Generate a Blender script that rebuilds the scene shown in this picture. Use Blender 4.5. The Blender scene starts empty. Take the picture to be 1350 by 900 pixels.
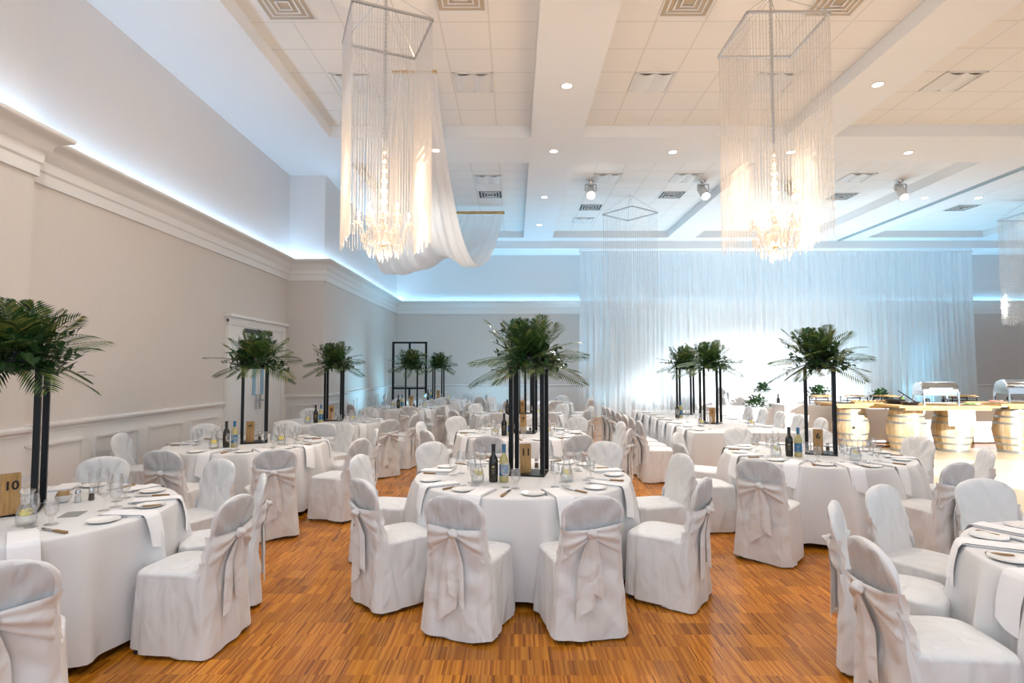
import bpy, math, random
from math import sin, cos, pi, radians, atan2, sqrt
from mathutils import Vector, Matrix

SC = bpy.context.scene
COL = SC.collection
R = random.Random(7)

# ------------------------------------------------------------------ materials
def mat(name):
    m = bpy.data.materials.new(name); m.use_nodes = True
    nt = m.node_tree; nt.nodes.clear()
    out = nt.nodes.new('ShaderNodeOutputMaterial')
    return m, nt, out
def N(nt, t, **kw):
    n = nt.nodes.new(t)
    for k, v in kw.items():
        if k in n.inputs: n.inputs[k].default_value = v
        else: setattr(n, k, v)
    return n
def L(nt, a, b): nt.links.new(a, b)
def c4(c): return (c[0], c[1], c[2], 1)
def prin(name, col, rough=.5, metal=0, noise=0, nscale=20, bump=0, bscale=40, spec=.5, stretch=(1,1,1), trans=0, sheen=0):
    m, nt, out = mat(name)
    p = N(nt, 'ShaderNodeBsdfPrincipled'); p.inputs['Roughness'].default_value = rough
    p.inputs['Metallic'].default_value = metal; p.inputs['Specular IOR Level'].default_value = spec
    p.inputs['Sheen Weight'].default_value = sheen
    p.inputs['Base Color'].default_value = c4(col)
    if noise or bump:
        tc = N(nt, 'ShaderNodeTexCoord'); mp = N(nt, 'ShaderNodeMapping'); mp.inputs['Scale'].default_value = stretch
        L(nt, tc.outputs['Object'], mp.inputs['Vector'])
    if noise:
        nz = N(nt, 'ShaderNodeTexNoise', Scale=nscale, Detail=4.0); L(nt, mp.outputs[0], nz.inputs['Vector'])
        cr = N(nt, 'ShaderNodeMix', data_type='RGBA'); cr.inputs[6].default_value = c4([max(0, x*(1-noise)) for x in col]); cr.inputs[7].default_value = c4([min(1, x*(1+noise)) for x in col])
        L(nt, nz.outputs['Fac'], cr.inputs[0]); L(nt, cr.outputs[2], p.inputs['Base Color'])
    if bump:
        bz = N(nt, 'ShaderNodeTexNoise', Scale=bscale, Detail=3.0 if bump < .5 else 1.2, Distortion=0.0 if bump < .5 else .6); L(nt, mp.outputs[0], bz.inputs['Vector'])
        bp = N(nt, 'ShaderNodeBump', Strength=min(1, bump), Distance=.02 if bump < .5 else .042); L(nt, bz.outputs['Fac'], bp.inputs['Height']); L(nt, bp.outputs[0], p.inputs['Normal'])
    last = p.outputs[0]
    if trans:
        t = N(nt, 'ShaderNodeBsdfTranslucent'); t.inputs['Color'].default_value = c4(col)
        mx = N(nt, 'ShaderNodeMixShader'); mx.inputs[0].default_value = trans
        L(nt, p.outputs[0], mx.inputs[1]); L(nt, t.outputs[0], mx.inputs[2]); last = mx.outputs[0]
    L(nt, last, out.inputs[0])
    return m
def emis(name, col, s):
    m, nt, out = mat(name); e = N(nt, 'ShaderNodeEmission', Color=c4(col), Strength=s); L(nt, e.outputs[0], out.inputs[0]); return m
def glassy(name, tint=(1,1,1), base=.06, edge=.55):
    m, nt, out = mat(name)
    tr = N(nt, 'ShaderNodeBsdfTransparent'); tr.inputs[0].default_value = c4(tint)
    gl = N(nt, 'ShaderNodeBsdfGlossy'); gl.inputs['Roughness'].default_value = .03
    lw = N(nt, 'ShaderNodeLayerWeight'); lw.inputs[0].default_value = .35
    mr = N(nt, 'ShaderNodeMapRange'); mr.inputs[3].default_value = base; mr.inputs[4].default_value = edge
    L(nt, lw.outputs['Facing'], mr.inputs[0])
    mx = N(nt, 'ShaderNodeMixShader'); L(nt, mr.outputs[0], mx.inputs[0]); L(nt, tr.outputs[0], mx.inputs[1]); L(nt, gl.outputs[0], mx.inputs[2])
    L(nt, mx.outputs[0], out.inputs[0]); return m
def sheer(name, col, alpha, transl):
    m, nt, out = mat(name)
    d = N(nt, 'ShaderNodeBsdfDiffuse'); d.inputs[0].default_value = c4(col)
    t = N(nt, 'ShaderNodeBsdfTranslucent'); t.inputs[0].default_value = c4(col)
    tr = N(nt, 'ShaderNodeBsdfTransparent')
    m1 = N(nt, 'ShaderNodeMixShader'); m1.inputs[0].default_value = transl
    L(nt, d.outputs[0], m1.inputs[1]); L(nt, t.outputs[0], m1.inputs[2])
    m2 = N(nt, 'ShaderNodeMixShader'); m2.inputs[0].default_value = alpha
    L(nt, tr.outputs[0], m2.inputs[1]); L(nt, m1.outputs[0], m2.inputs[2]); L(nt, m2.outputs[0], out.inputs[0]); return m
def leafmat(name, cols, rough=.4):
    m, nt, out = mat(name)
    g = N(nt, 'ShaderNodeNewGeometry'); r = N(nt, 'ShaderNodeValToRGB')
    els = r.color_ramp.elements
    els[0].color = c4(cols[0]); els[1].color = c4(cols[-1])
    for i, c in enumerate(cols[1:-1]):
        e = els.new((i+1)/(len(cols)-1)); e.color = c4(c)
    L(nt, g.outputs['Random Per Island'], r.inputs[0])
    p = N(nt, 'ShaderNodeBsdfPrincipled'); p.inputs['Roughness'].default_value = rough
    L(nt, r.outputs[0], p.inputs['Base Color'])
    t = N(nt, 'ShaderNodeBsdfTranslucent'); L(nt, r.outputs[0], t.inputs[0])
    mx = N(nt, 'ShaderNodeMixShader'); mx.inputs[0].default_value = .2
    L(nt, p.outputs[0], mx.inputs[1]); L(nt, t.outputs[0], mx.inputs[2]); L(nt, mx.outputs[0], out.inputs[0]); return m

def floor_mat():
    m, nt, out = mat('parquet')
    tc = N(nt, 'ShaderNodeTexCoord'); sx = N(nt, 'ShaderNodeSeparateXYZ'); L(nt, tc.outputs['Object'], sx.inputs[0])
    def snap(sock, step):
        d = N(nt, 'ShaderNodeMath', operation='DIVIDE'); L(nt, sock, d.inputs[0]); d.inputs[1].default_value = step
        f = N(nt, 'ShaderNodeMath', operation='FLOOR'); L(nt, d.outputs[0], f.inputs[0]); return f.outputs[0]
    fx = snap(sx.outputs[0], .0105); fy = snap(sx.outputs[1], .16); bx = snap(sx.outputs[0], .26)
    c = N(nt, 'ShaderNodeCombineXYZ'); L(nt, fx, c.inputs[0]); L(nt, fy, c.inputs[1])
    w = N(nt, 'ShaderNodeTexWhiteNoise', noise_dimensions='2D'); L(nt, c.outputs[0], w.inputs['Vector'])
    cb = N(nt, 'ShaderNodeCombineXYZ'); L(nt, bx, cb.inputs[0]); L(nt, fy, cb.inputs[1]); cb.inputs[2].default_value = 5
    wb = N(nt, 'ShaderNodeTexWhiteNoise', noise_dimensions='3D'); L(nt, cb.outputs[0], wb.inputs['Vector'])
    ramp = N(nt, 'ShaderNodeValToRGB'); e = ramp.color_ramp.elements
    e[0].position = 0; e[0].color = (.18, .05, .004, 1); e[1].position = 1; e[1].color = (.58, .225, .022, 1)
    a = e.new(.07); a.color = (.33, .102, .008, 1); b = e.new(.5); b.color = (.45, .158, .013, 1)
    L(nt, w.outputs['Value'], ramp.inputs[0])
    mr = N(nt, 'ShaderNodeMapRange'); mr.inputs[3].default_value = .78; mr.inputs[4].default_value = 1.15; L(nt, wb.outputs['Value'], mr.inputs[0])
    nz = N(nt, 'ShaderNodeTexNoise', Scale=.7, Detail=3.0); L(nt, tc.outputs['Object'], nz.inputs['Vector'])
    mr2 = N(nt, 'ShaderNodeMapRange'); mr2.inputs[1].default_value = .3; mr2.inputs[2].default_value = .7; mr2.inputs[3].default_value = .85; mr2.inputs[4].default_value = 1.12; L(nt, nz.outputs['Fac'], mr2.inputs[0])
    mm = N(nt, 'ShaderNodeMath', operation='MULTIPLY'); L(nt, mr.outputs[0], mm.inputs[0]); L(nt, mr2.outputs[0], mm.inputs[1])
    vm = N(nt, 'ShaderNodeVectorMath', operation='SCALE'); L(nt, ramp.outputs[0], vm.inputs[0]); L(nt, mm.outputs[0], vm.inputs['Scale'])
    p = N(nt, 'ShaderNodeBsdfPrincipled'); L(nt, vm.outputs[0], p.inputs['Base Color'])
    rz = N(nt, 'ShaderNodeMapRange'); rz.inputs[3].default_value = .14; rz.inputs[4].default_value = .30; L(nt, nz.outputs['Fac'], rz.inputs[0])
    L(nt, rz.outputs[0], p.inputs['Roughness']); p.inputs['Specular IOR Level'].default_value = .22
    L(nt, p.outputs[0], out.inputs[0]); return m

def tile_mat():
    m, nt, out = mat('ceiling_tile')
    uv = N(nt, 'ShaderNodeUVMap'); uv.uv_map = 'UVMap'; sx = N(nt, 'ShaderNodeSeparateXYZ'); L(nt, uv.outputs[0], sx.inputs[0])
    fac = None
    for i in (0, 1):
        d = N(nt, 'ShaderNodeMath', operation='DIVIDE'); L(nt, sx.outputs[i], d.inputs[0]); d.inputs[1].default_value = .64
        f = N(nt, 'ShaderNodeMath', operation='FRACT'); L(nt, d.outputs[0], f.inputs[0])
        s = N(nt, 'ShaderNodeMath', operation='SUBTRACT'); L(nt, f.outputs[0], s.inputs[0]); s.inputs[1].default_value = .5
        ab = N(nt, 'ShaderNodeMath', operation='ABSOLUTE'); L(nt, s.outputs[0], ab.inputs[0])
        g = N(nt, 'ShaderNodeMath', operation='GREATER_THAN'); L(nt, ab.outputs[0], g.inputs[0]); g.inputs[1].default_value = .482
        if fac is None: fac = g.outputs[0]
        else:
            mx = N(nt, 'ShaderNodeMath', operation='MAXIMUM'); L(nt, fac, mx.inputs[0]); L(nt, g.outputs[0], mx.inputs[1]); fac = mx.outputs[0]
    mc = N(nt, 'ShaderNodeMix', data_type='RGBA'); mc.inputs[6].default_value = (.82, .80, .775, 1); mc.inputs[7].default_value = (.70, .68, .65, 1)
    L(nt, fac, mc.inputs[0])
    p = N(nt, 'ShaderNodeBsdfPrincipled', Roughness=.85); L(nt, mc.outputs[2], p.inputs['Base Color'])
    L(nt, p.outputs[0], out.inputs[0]); return m

def wood(name, c1, c2, rough=.5, stretch=(30, 3, 3), scale=3.0):
    m, nt, out = mat(name)
    tc = N(nt, 'ShaderNodeTexCoord'); mp = N(nt, 'ShaderNodeMapping'); mp.inputs['Scale'].default_value = stretch
    L(nt, tc.outputs['Object'], mp.inputs[0])
    nz = N(nt, 'ShaderNodeTexNoise', Scale=scale, Detail=5.0); L(nt, mp.outputs[0], nz.inputs['Vector'])
    r = N(nt, 'ShaderNodeValToRGB'); r.color_ramp.elements[0].color = c4(c1); r.color_ramp.elements[1].color = c4(c2)
    r.color_ramp.elements[0].position = .3; r.color_ramp.elements[1].position = .7
    L(nt, nz.outputs['Fac'], r.inputs[0])
    p = N(nt, 'ShaderNodeBsdfPrincipled', Roughness=rough); L(nt, r.outputs[0], p.inputs['Base Color']); L(nt, p.outputs[0], out.inputs[0]); return m

def barrel_mat():
    m, nt, out = mat('barrel_oak')
    tc = N(nt, 'ShaderNodeTexCoord'); sx = N(nt, 'ShaderNodeSeparateXYZ'); L(nt, tc.outputs['Object'], sx.inputs[0])
    at = N(nt, 'ShaderNodeMath', operation='ARCTAN2'); L(nt, sx.outputs[1], at.inputs[0]); L(nt, sx.outputs[0], at.inputs[1])
    ml = N(nt, 'ShaderNodeMath', operation='MULTIPLY'); L(nt, at.outputs[0], ml.inputs[0]); ml.inputs[1].default_value = 24/(2*pi)
    fl = N(nt, 'ShaderNodeMath', operation='FLOOR'); L(nt, ml.outputs[0], fl.inputs[0])
    w = N(nt, 'ShaderNodeTexWhiteNoise', noise_dimensions='1D'); L(nt, fl.outputs[0], w.inputs['W'])
    fr = N(nt, 'ShaderNodeMath', operation='FRACT'); L(nt, ml.outputs[0], fr.inputs[0])
    gt = N(nt, 'ShaderNodeMath', operation='LESS_THAN'); L(nt, fr.outputs[0], gt.inputs[0]); gt.inputs[1].default_value = .05
    r = N(nt, 'ShaderNodeValToRGB'); r.color_ramp.elements[0].color = (.50, .34, .17, 1); r.color_ramp.elements[1].color = (.78, .64, .44, 1)
    L(nt, w.outputs['Value'], r.inputs[0])
    mp = N(nt, 'ShaderNodeMapping'); mp.inputs['Scale'].default_value = (9, 9, 1.5); L(nt, tc.outputs['Object'], mp.inputs[0])
    nz = N(nt, 'ShaderNodeTexNoise', Scale=2.0, Detail=4.0); L(nt, mp.outputs[0], nz.inputs['Vector'])
    mr = N(nt, 'ShaderNodeMapRange'); mr.inputs[1].default_value = .3; mr.inputs[2].default_value = .7; mr.inputs[3].default_value = .75; mr.inputs[4].default_value = 1.15; L(nt, nz.outputs['Fac'], mr.inputs[0])
    s = N(nt, 'ShaderNodeMath', operation='MULTIPLY'); L(nt, gt.outputs[0], s.inputs[0]); s.inputs[1].default_value = .45
    sb = N(nt, 'ShaderNodeMath', operation='SUBTRACT'); L(nt, mr.outputs[0], sb.inputs[0]); L(nt, s.outputs[0], sb.inputs[1])
    v = N(nt, 'ShaderNodeVectorMath', operation='SCALE'); L(nt, r.outputs[0], v.inputs[0]); L(nt, sb.outputs[0], v.inputs['Scale'])
    p = N(nt, 'ShaderNodeBsdfPrincipled', Roughness=.6); L(nt, v.outputs[0], p.inputs['Base Color']); L(nt, p.outputs[0], out.inputs[0]); return m

M = dict(
 floor=floor_mat(), tile=tile_mat(), ceil=prin('ceiling_paint', (.83,.845,.86), .8),
 wall=prin('wall_paint', (.645,.605,.57), .75, noise=.05, nscale=14, stretch=(6,6,.5)),
 walltop=prin('upper_wall_lit', (.75,.74,.74), .8, noise=.03, nscale=10, stretch=(6,6,.4)),  # same paint as below, LED glow above the cornice put into a lighter tone
 trim=prin('trim_white', (.77,.765,.76), .45),
 door=prin('door_white', (.76,.76,.76), .4),
 cloth=prin('table_linen', (.735,.735,.74), .85, bump=.08, bscale=120, sheen=.1),
 cover=prin('chair_cover_satin', (.79,.80,.81), .58, bump=.75, bscale=6, stretch=(1.6,1.6,.8), sheen=.15, trans=.1), sheercover=prin('chair_back_sheer', (.66,.68,.70), .6, bump=.5, bscale=9, stretch=(2.2,2.2,.6), trans=.15),
 sash=prin('sash_satin', (.80,.80,.80), .5, bump=.5, bscale=9, stretch=(1,1,1), sheen=.15, trans=.12),
 napkin=prin('napkin_linen', (.86,.865,.885), .8, bump=.06, bscale=90),
 black=prin('black_metal', (.004,.005,.006), .38, spec=.28),
 darkleg=prin('dark_leg_metal', (.02,.02,.02), .4),
 steel=prin('steel', (.62,.63,.64), .2, metal=1),
 chrome=prin('chrome', (.52,.54,.56), .14, metal=1),
 hoop=prin('hoop_steel', (.42,.46,.48), .4, metal=.8),
 china=prin('white_china', (.85,.84,.82), .2),
 knifewood=wood('knife_wood', (.20,.11,.045), (.36,.22,.10), .5, (3,40,3)),
 block=wood('number_block_wood', (.36,.19,.06), (.58,.35,.14), .5, (14,14,2.2)),
 plank=wood('plank_wood', (.42,.25,.09), (.66,.45,.2), .55, (2,24,10)),
 ink=prin('burnt_ink', (.015,.01,.008), .6),
 glass=glassy('clear_glass', (.995,.998,.998)),
 water=glassy('water', (.98,.99,.99), .02, .2),
 redbottle=prin('dark_bottle_glass', (.010,.012,.008), .08, spec=.7),
 whitewine=prin('white_wine_glass', (.66,.60,.30), .08, spec=.7, trans=.4),
 bluelabel=prin('blue_label', (.025,.15,.30), .5), bluecap=prin('blue_capsule', (.03,.15,.30), .35),
 blacklabel=prin('black_label', (.012,.012,.012), .5), goldmark=prin('gold_print', (.55,.42,.2), .5), whitemark=prin('white_print', (.75,.78,.8), .5),
 lemon=prin('lemon', (.85,.68,.08), .5),
 palm=leafmat('palm_leaf', [(.010,.030,.008),(.022,.062,.014),(.045,.11,.020),(.09,.15,.03),(.24,.22,.06)]),
 leaf=leafmat('broad_leaf', [(.008,.035,.010),(.018,.07,.018),(.035,.10,.028),(.06,.13,.04)], .35),
 stem=prin('stem_green', (.04,.06,.02), .6),
 bead=None, crystal=None,
 curtain=sheer('sheer_curtain', (.86,.90,.92), .86, .45), swag=sheer('sheer_swag', (.88,.86,.84), .80, .4),
 led=emis('led_strip', (.42,.70,1.0), 30.0), ledback=emis('led_strip_cyan', (.25,.66,1.0), 18.0), bulb=emis('candle_bulb', (1,.72,.42), 40), down=emis('downlight_glow', (1,.93,.85), 14), spot=emis('spot_lens', (1,.97,.95), 50),
 vent=prin('vent_dark', (.05,.06,.06), .6), ventw=prin('vent_white', (.75,.75,.74), .5), venttan=prin('vent_tan', (.50,.42,.32), .7),
 barrel=barrel_mat(), barrelhead=prin('barrel_head', (.45,.30,.14), .6, noise=.2),
 foodtan=prin('pastry', (.62,.42,.20), .7, noise=.3, nscale=30), foodred=prin('cold_cuts', (.55,.22,.14), .6, noise=.5, nscale=25), foodgreen=prin('salad', (.18,.3,.08), .6, noise=.5, nscale=25),
 pan=prin('black_pan', (.015,.015,.017), .4), paper=prin('sign_paper', (.9,.9,.88), .7), greyink=prin('grey_print', (.28,.28,.27), .7),
 paneglass=prin('door_glass', (.25,.42,.55), .1, spec=.6), brass=prin('brass', (.6,.42,.18), .3, metal=1), riser=prin('riser_cloth', (.7,.72,.74), .8),
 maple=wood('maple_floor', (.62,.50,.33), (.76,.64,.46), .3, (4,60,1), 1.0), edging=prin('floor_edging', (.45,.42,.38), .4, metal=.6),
 track=prin('track_aluminium', (.45,.52,.56), .4, metal=.5),
)
def bead_mat(name, alpha):
    m, nt, out = mat(name)
    d = N(nt, 'ShaderNodeBsdfDiffuse'); d.inputs[0].default_value = (.9, .87, .84, 1)
    t = N(nt, 'ShaderNodeBsdfTranslucent'); t.inputs[0].default_value = (.95, .92, .9, 1)
    g = N(nt, 'ShaderNodeBsdfGlossy'); g.inputs['Roughness'].default_value = .12
    tr = N(nt, 'ShaderNodeBsdfTransparent')
    a = N(nt, 'ShaderNodeMixShader'); a.inputs[0].default_value = .5; L(nt, d.outputs[0], a.inputs[1]); L(nt, t.outputs[0], a.inputs[2])
    b = N(nt, 'ShaderNodeMixShader'); b.inputs[0].default_value = .25; L(nt, a.outputs[0], b.inputs[1]); L(nt, g.outputs[0], b.inputs[2])
    c = N(nt, 'ShaderNodeMixShader'); c.inputs[0].default_value = alpha; L(nt, tr.outputs[0], c.inputs[1]); L(nt, b.outputs[0], c.inputs[2])
    L(nt, c.outputs[0], out.inputs[0]); return m
M['bead'] = bead_mat('crystal_bead', .8); M['crystal'] = bead_mat('chandelier_crystal', .85)

# ------------------------------------------------------------------ mesh builder
class MB:
    def __init__(s): s.v = []; s.f = []; s.mi = []; s.uv = {}
    def add(s, vs, fs, mi=0):
        o = len(s.v); s.v += [tuple(v) for v in vs]
        for f in fs: s.f.append(tuple(i+o for i in f)); s.mi.append(mi)
    def box(s, c, d, rz=0, mi=0, taper=1.0):
        x, y, z = d[0]/2, d[1]/2, d[2]/2; vs = []
        for sz in (-1, 1):
            k = taper if sz > 0 else 1
            for sx, sy in ((-1,-1),(1,-1),(1,1),(-1,1)):
                px, py = sx*x*k, sy*y*k
                vs.append((c[0]+px*cos(rz)-py*sin(rz), c[1]+px*sin(rz)+py*cos(rz), c[2]+sz*z))
        s.add(vs, [(3,2,1,0),(4,5,6,7),(0,1,5,4),(1,2,6,5),(2,3,7,6),(3,0,4,7)], mi)
    def bar(s, a, b, w, h=None, mi=0):
        h = h or w; a = Vector(a); b = Vector(b); d = (b-a).normalized()
        up = Vector((0,0,1)) if abs(d.z) < .95 else Vector((0,1,0))
        x = d.cross(up).normalized()*w/2; y = x.cross(d).normalized()*h/2
        s.add([a-x-y, a+x-y, a+x+y, a-x+y, b-x-y, b+x-y, b+x+y, b-x+y], [(3,2,1,0),(4,5,6,7),(0,1,5,4),(1,2,6,5),(2,3,7,6),(3,0,4,7)], mi)
    def tube(s, pts, rad, seg=8, mi=0, cap=True):
        pts = [Vector(p) for p in pts]; n = len(pts)
        rad = rad if isinstance(rad, (list, tuple)) else [rad]*n
        o = len(s.v); ref = None
        for i, p in enumerate(pts):
            d = (pts[min(i+1, n-1)]-pts[max(i-1, 0)]).normalized()
            if ref is None: ref = Vector((0,0,1)) if abs(d.z) < .9 else Vector((1,0,0))
            x = d.cross(ref).normalized(); y = x.cross(d).normalized(); ref = y
            for k in range(seg):
                a = 2*pi*k/seg; s.v.append(tuple(p+(x*cos(a)+y*sin(a))*rad[i]))
        for i in range(n-1):
            for k in range(seg):
                k2 = (k+1) % seg; s.f.append((o+i*seg+k, o+i*seg+k2, o+(i+1)*seg+k2, o+(i+1)*seg+k)); s.mi.append(mi)
        if cap:
            s.f.append(tuple(o+k for k in reversed(range(seg)))); s.mi.append(mi)
            s.f.append(tuple(o+(n-1)*seg+k for k in range(seg))); s.mi.append(mi)
    def lathe(s, prof, seg=20, c=(0,0,0), mi=0, axis='z', a0=0, a1=2*pi):
        o = len(s.v); full = abs(a1-a0-2*pi) < 1e-6; m = seg if full else seg+1
        for r, z in prof:
            r = max(r, 1e-5)
            for k in range(m):
                a = a0+(a1-a0)*k/seg
                p = (r*cos(a), r*sin(a), z) if axis == 'z' else (z, r*cos(a), r*sin(a))
                s.v.append((c[0]+p[0], c[1]+p[1], c[2]+p[2]))
        for i in range(len(prof)-1):
            for k in range(seg):
                k2 = (k+1) % m
                s.f.append((o+i*m+k, o+i*m+k2, o+(i+1)*m+k2, o+(i+1)*m+k)); s.mi.append(mi)
    def rings(s, rings, mi=0, cap0=False, cap1=False):
        o = len(s.v); m = len(rings[0])
        for r in rings: s.v += [tuple(p) for p in r]
        for i in range(len(rings)-1):
            for k in range(m):
                k2 = (k+1) % m; s.f.append((o+i*m+k, o+i*m+k2, o+(i+1)*m+k2, o+(i+1)*m+k)); s.mi.append(mi)
        if cap0: s.f.append(tuple(o+k for k in reversed(range(m)))); s.mi.append(mi)
        if cap1: s.f.append(tuple(o+(len(rings)-1)*m+k for k in range(m))); s.mi.append(mi)
    def grid(s, g, mi=0):
        o = len(s.v); n = len(g[0])
        for r in g: s.v += [tuple(p) for p in r]
        for i in range(len(g)-1):
            for k in range(n-1):
                s.f.append((o+i*n+k, o+i*n+k+1, o+(i+1)*n+k+1, o+(i+1)*n+k)); s.mi.append(mi)
    def ball(s, c, r, seg=10, rg=6, mi=0, sc=(1,1,1)):
        prof = [(sin(pi*i/rg)*r, -cos(pi*i/rg)*r) for i in range(rg+1)]
        o = len(s.v); s.lathe(prof, seg, (0,0,0), mi)
        s.v[o:] = [(c[0]+v[0]*sc[0], c[1]+v[1]*sc[1], c[2]+v[2]*sc[2]) for v in s.v[o:]]
    def quad(s, a, b, c, d, mi=0): s.add([a,b,c,d], [(0,1,2,3)], mi)
    def mesh(s, name, mats, smooth=True, angle=40):
        me = bpy.data.meshes.new(name); me.from_pydata(s.v, [], s.f)
        for m in (mats if isinstance(mats, (list, tuple)) else [mats]): me.materials.append(m)
        me.polygons.foreach_set('material_index', s.mi)
        me.polygons.foreach_set('use_smooth', [smooth]*len(s.f))
        me.update()
        if smooth: me.set_sharp_from_angle(angle=radians(angle))
        return me

USEDLABEL = {}
def link(name, data, parent=None, loc=(0,0,0), rz=0, rot=None, scale=None):
    o = bpy.data.objects.new(name, data); COL.objects.link(o)
    o.location = loc; o.rotation_euler = rot if rot else (0, 0, rz)
    if scale: o.scale = (scale,)*3 if not isinstance(scale, (tuple, list)) else scale
    if parent: o.parent = parent
    return o
def tag(o, label, cat, group=None, kind=None):
    n = len(label.split())
    if not 4 <= n <= 16: print('LABELLEN', n, label)
    if label in USEDLABEL: print('DUPLABEL', label)
    USEDLABEL[label] = 1
    o['label'] = label; o['category'] = cat
    if group: o['group'] = group
    if kind: o['kind'] = kind
    return o
def thing(name, label, cat, loc=(0,0,0), rz=0, group=None, data=None, scale=None, rot=None):
    o = link(name, data, None, loc, rz, rot, scale); return tag(o, label, cat, group)
def struct(name, mb, mats, label=None, smooth=False, parent=None):
    o = link(name, mb.mesh(name, mats, smooth), parent)
    if not parent:
        o['kind'] = 'structure'
        if label: o['label'] = label
    return o
WORLD, CHAND, DOWN, SPOTP, BEAM, UP, UPF = 1.3, 82, 170, 600, 13000, 190, 480
VT, LOOK, EXPO = 'Standard', 'None', 0.16
# ------------------------------------------------------------------ camera
cam = bpy.data.cameras.new('camera'); co = bpy.data.objects.new('camera', cam); COL.objects.link(co)
cam.sensor_width = 36; cam.lens = 755/1350*36; cam.clip_end = 200
co.location = (0, 0, 1.67); co.rotation_euler = (radians(90+2.654), 0, radians(.228))
SC.camera = co

# ------------------------------------------------------------------ room shell
ZS, ZC, ZL = 5.96, 6.18, 5.71      # soffit, coffer top, lowered soffit at the back
YB, XR, YF = 20.4, 20.0, -4.0
fl = MB(); fl.quad((-5.6, YF, 0), (XR, YF, 0), (XR, YB+.3, 0), (-5.6, YB+.3, 0))
struct('floor', fl, M['floor'], 'orange brown strip parquet floor')

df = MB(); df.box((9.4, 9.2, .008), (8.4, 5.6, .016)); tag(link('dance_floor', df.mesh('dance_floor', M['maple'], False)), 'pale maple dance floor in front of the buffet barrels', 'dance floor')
ed = MB()
for a_, b_ in (((5.2, 6.4), (13.6, 6.4)), ((5.2, 12.0), (13.6, 12.0)), ((5.2, 6.4), (5.2, 12.0))): ed.bar((*a_, .008), (*b_, .008), .06, .018)
link('edging', ed.mesh('dance_floor_edging', M['edging'], False), bpy.data.objects['dance_floor'])
ce = MB(); uvs = []
def cquad(a, b, c, d, mi, uvo=None):
    ce.quad(a, b, c, d, mi)
    for p in (a, b, c, d): uvs.append((p[0]-uvo[0], p[1]-uvo[1]) if uvo else (0, 0))
xs = [(-5.6, -3.44), (.31, 1.26), (5.05, 5.94), (9.75, 11.6), (15.4, XR)]
coffx = [(-3.44, .31, .31), (1.26, 5.05, 1.206+.64*0), (5.94, 9.75, 5.94), (11.6, 15.4, 11.6)]
rows = [(YF, 10.47), (11.81, 18.7)]
def down(x0, x1, y0, y1, z, mi, uvo=None): cquad((x0, y1, z), (x1, y1, z), (x1, y0, z), (x0, y0, z), mi, uvo)
for a, b in xs: down(a, b, YF, YB, ZS, 0)
for a, b, u in coffx:
    down(a, b, 10.47, 11.81, ZS, 0); down(a, b, 18.7, YB, ZS, 0)
    for y0, y1 in rows:
        down(a, b, y0, y1, ZC, 1, (u, y1))
        cquad((a, y0, ZS), (a, y1, ZS), (a, y1, ZC), (a, y0, ZC), 0)
        cquad((b, y1, ZS), (b, y0, ZS), (b, y0, ZC), (b, y1, ZC), 0)
        cquad((a, y1, ZS), (b, y1, ZS), (b, y1, ZC), (a, y1, ZC), 0)
        cquad((b, y0, ZS), (a, y0, ZS), (a, y0, ZC), (b, y0, ZC), 0)
o = struct('ceiling', ce, [M['ceil'], M['tile']], 'white coffered ceiling with tiled recesses')
ul = o.data.uv_layers.new(name='UVMap'); ul.data.foreach_set('uv', [x for p in uvs for x in p])
lb = MB(); lb.box((( -4.2+XR)/2, (19.2+YB)/2, (ZL+ZS)/2), (XR+4.2, YB-19.2, ZS-ZL-.002))
struct('ceiling_beam', lb, M['ceil'], 'lowered white soffit over the back wall')
tk = MB(); tk.box((10.9, 7.6, ZS-.012), (.14, 23, .02)); tk.box((10.9, 7.6, ZS-.03), (.06, 23, .03))
struct('trim_ceiling_track', tk, M['track'], 'blue lit folding wall track along the ceiling')

# walls follow one path with the room on its right-hand side
PATH = [(-4.82, YF), (-4.82, 5.65), (-5.0, 5.65), (-5.0, 12.58), (-4.21, 12.58), (-4.21, YB), (XR, YB)]
def offset_path(P, o):
    out = []
    for i, p in enumerate(P):
        ns = []
        if i > 0: d = Vector(P[i])-Vector(P[i-1]); d.normalize(); ns.append(Vector((d.y, -d.x)))
        if i < len(P)-1: d = Vector(P[i+1])-Vector(P[i]); d.normalize(); ns.append(Vector((d.y, -d.x)))
        n = ns[0] if len(ns) == 1 else ns[0]+ns[1]
        out.append((p[0]+n.x*o, p[1]+n.y*o))
    return out
def sweep(P, prof, mb=None, mi=0):
    mb = mb or MB(); lines = [[(x, y, z) for x, y in offset_path(P, o)] for o, z in prof]
    mb.grid(lines, mi); return mb
def wall(name, P, label):
    mb = MB()
    for i in range(len(P)-1):
        (x0, y0), (x1, y1) = P[i], P[i+1]
        mb.quad((x0, y0, 0), (x1, y1, 0), (x1, y1, 3.95), (x0, y0, 3.95), 0)
        mb.quad((x0, y0, 3.95), (x1, y1, 3.95), (x1, y1, 6.2), (x0, y0, 6.2), 1)
    struct(name, mb, [M['wall'], M['walltop']], label)
wall('wall_left', PATH[:6], 'long pale grey wall on the left')
wall('wall_back', PATH[5:], 'grey back wall of the hall')
mb = MB(); mb.quad((XR, YB, 0), (XR, YF, 0), (XR, YF, 6.2), (XR, YB, 6.2)); struct('wall_right', mb, M['wall'], 'grey wall on the right')
CORN = [(.0, 3.60), (.03, 3.60), (.03, 3.72), (.05, 3.74), (.055, 3.84), (.075, 3.86), (.095, 3.875), (.11, 3.93), (.15, 3.965), (.19, 3.985), (.22, 4.0), (.235, 4.02), (.235, 4.045), (.20, 4.055), (.16, 4.02), (0, 4.0)]
struct('trim_cornice', sweep(PATH, CORN), M['trim'], 'stepped white cornice along the walls', smooth=True)
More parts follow.
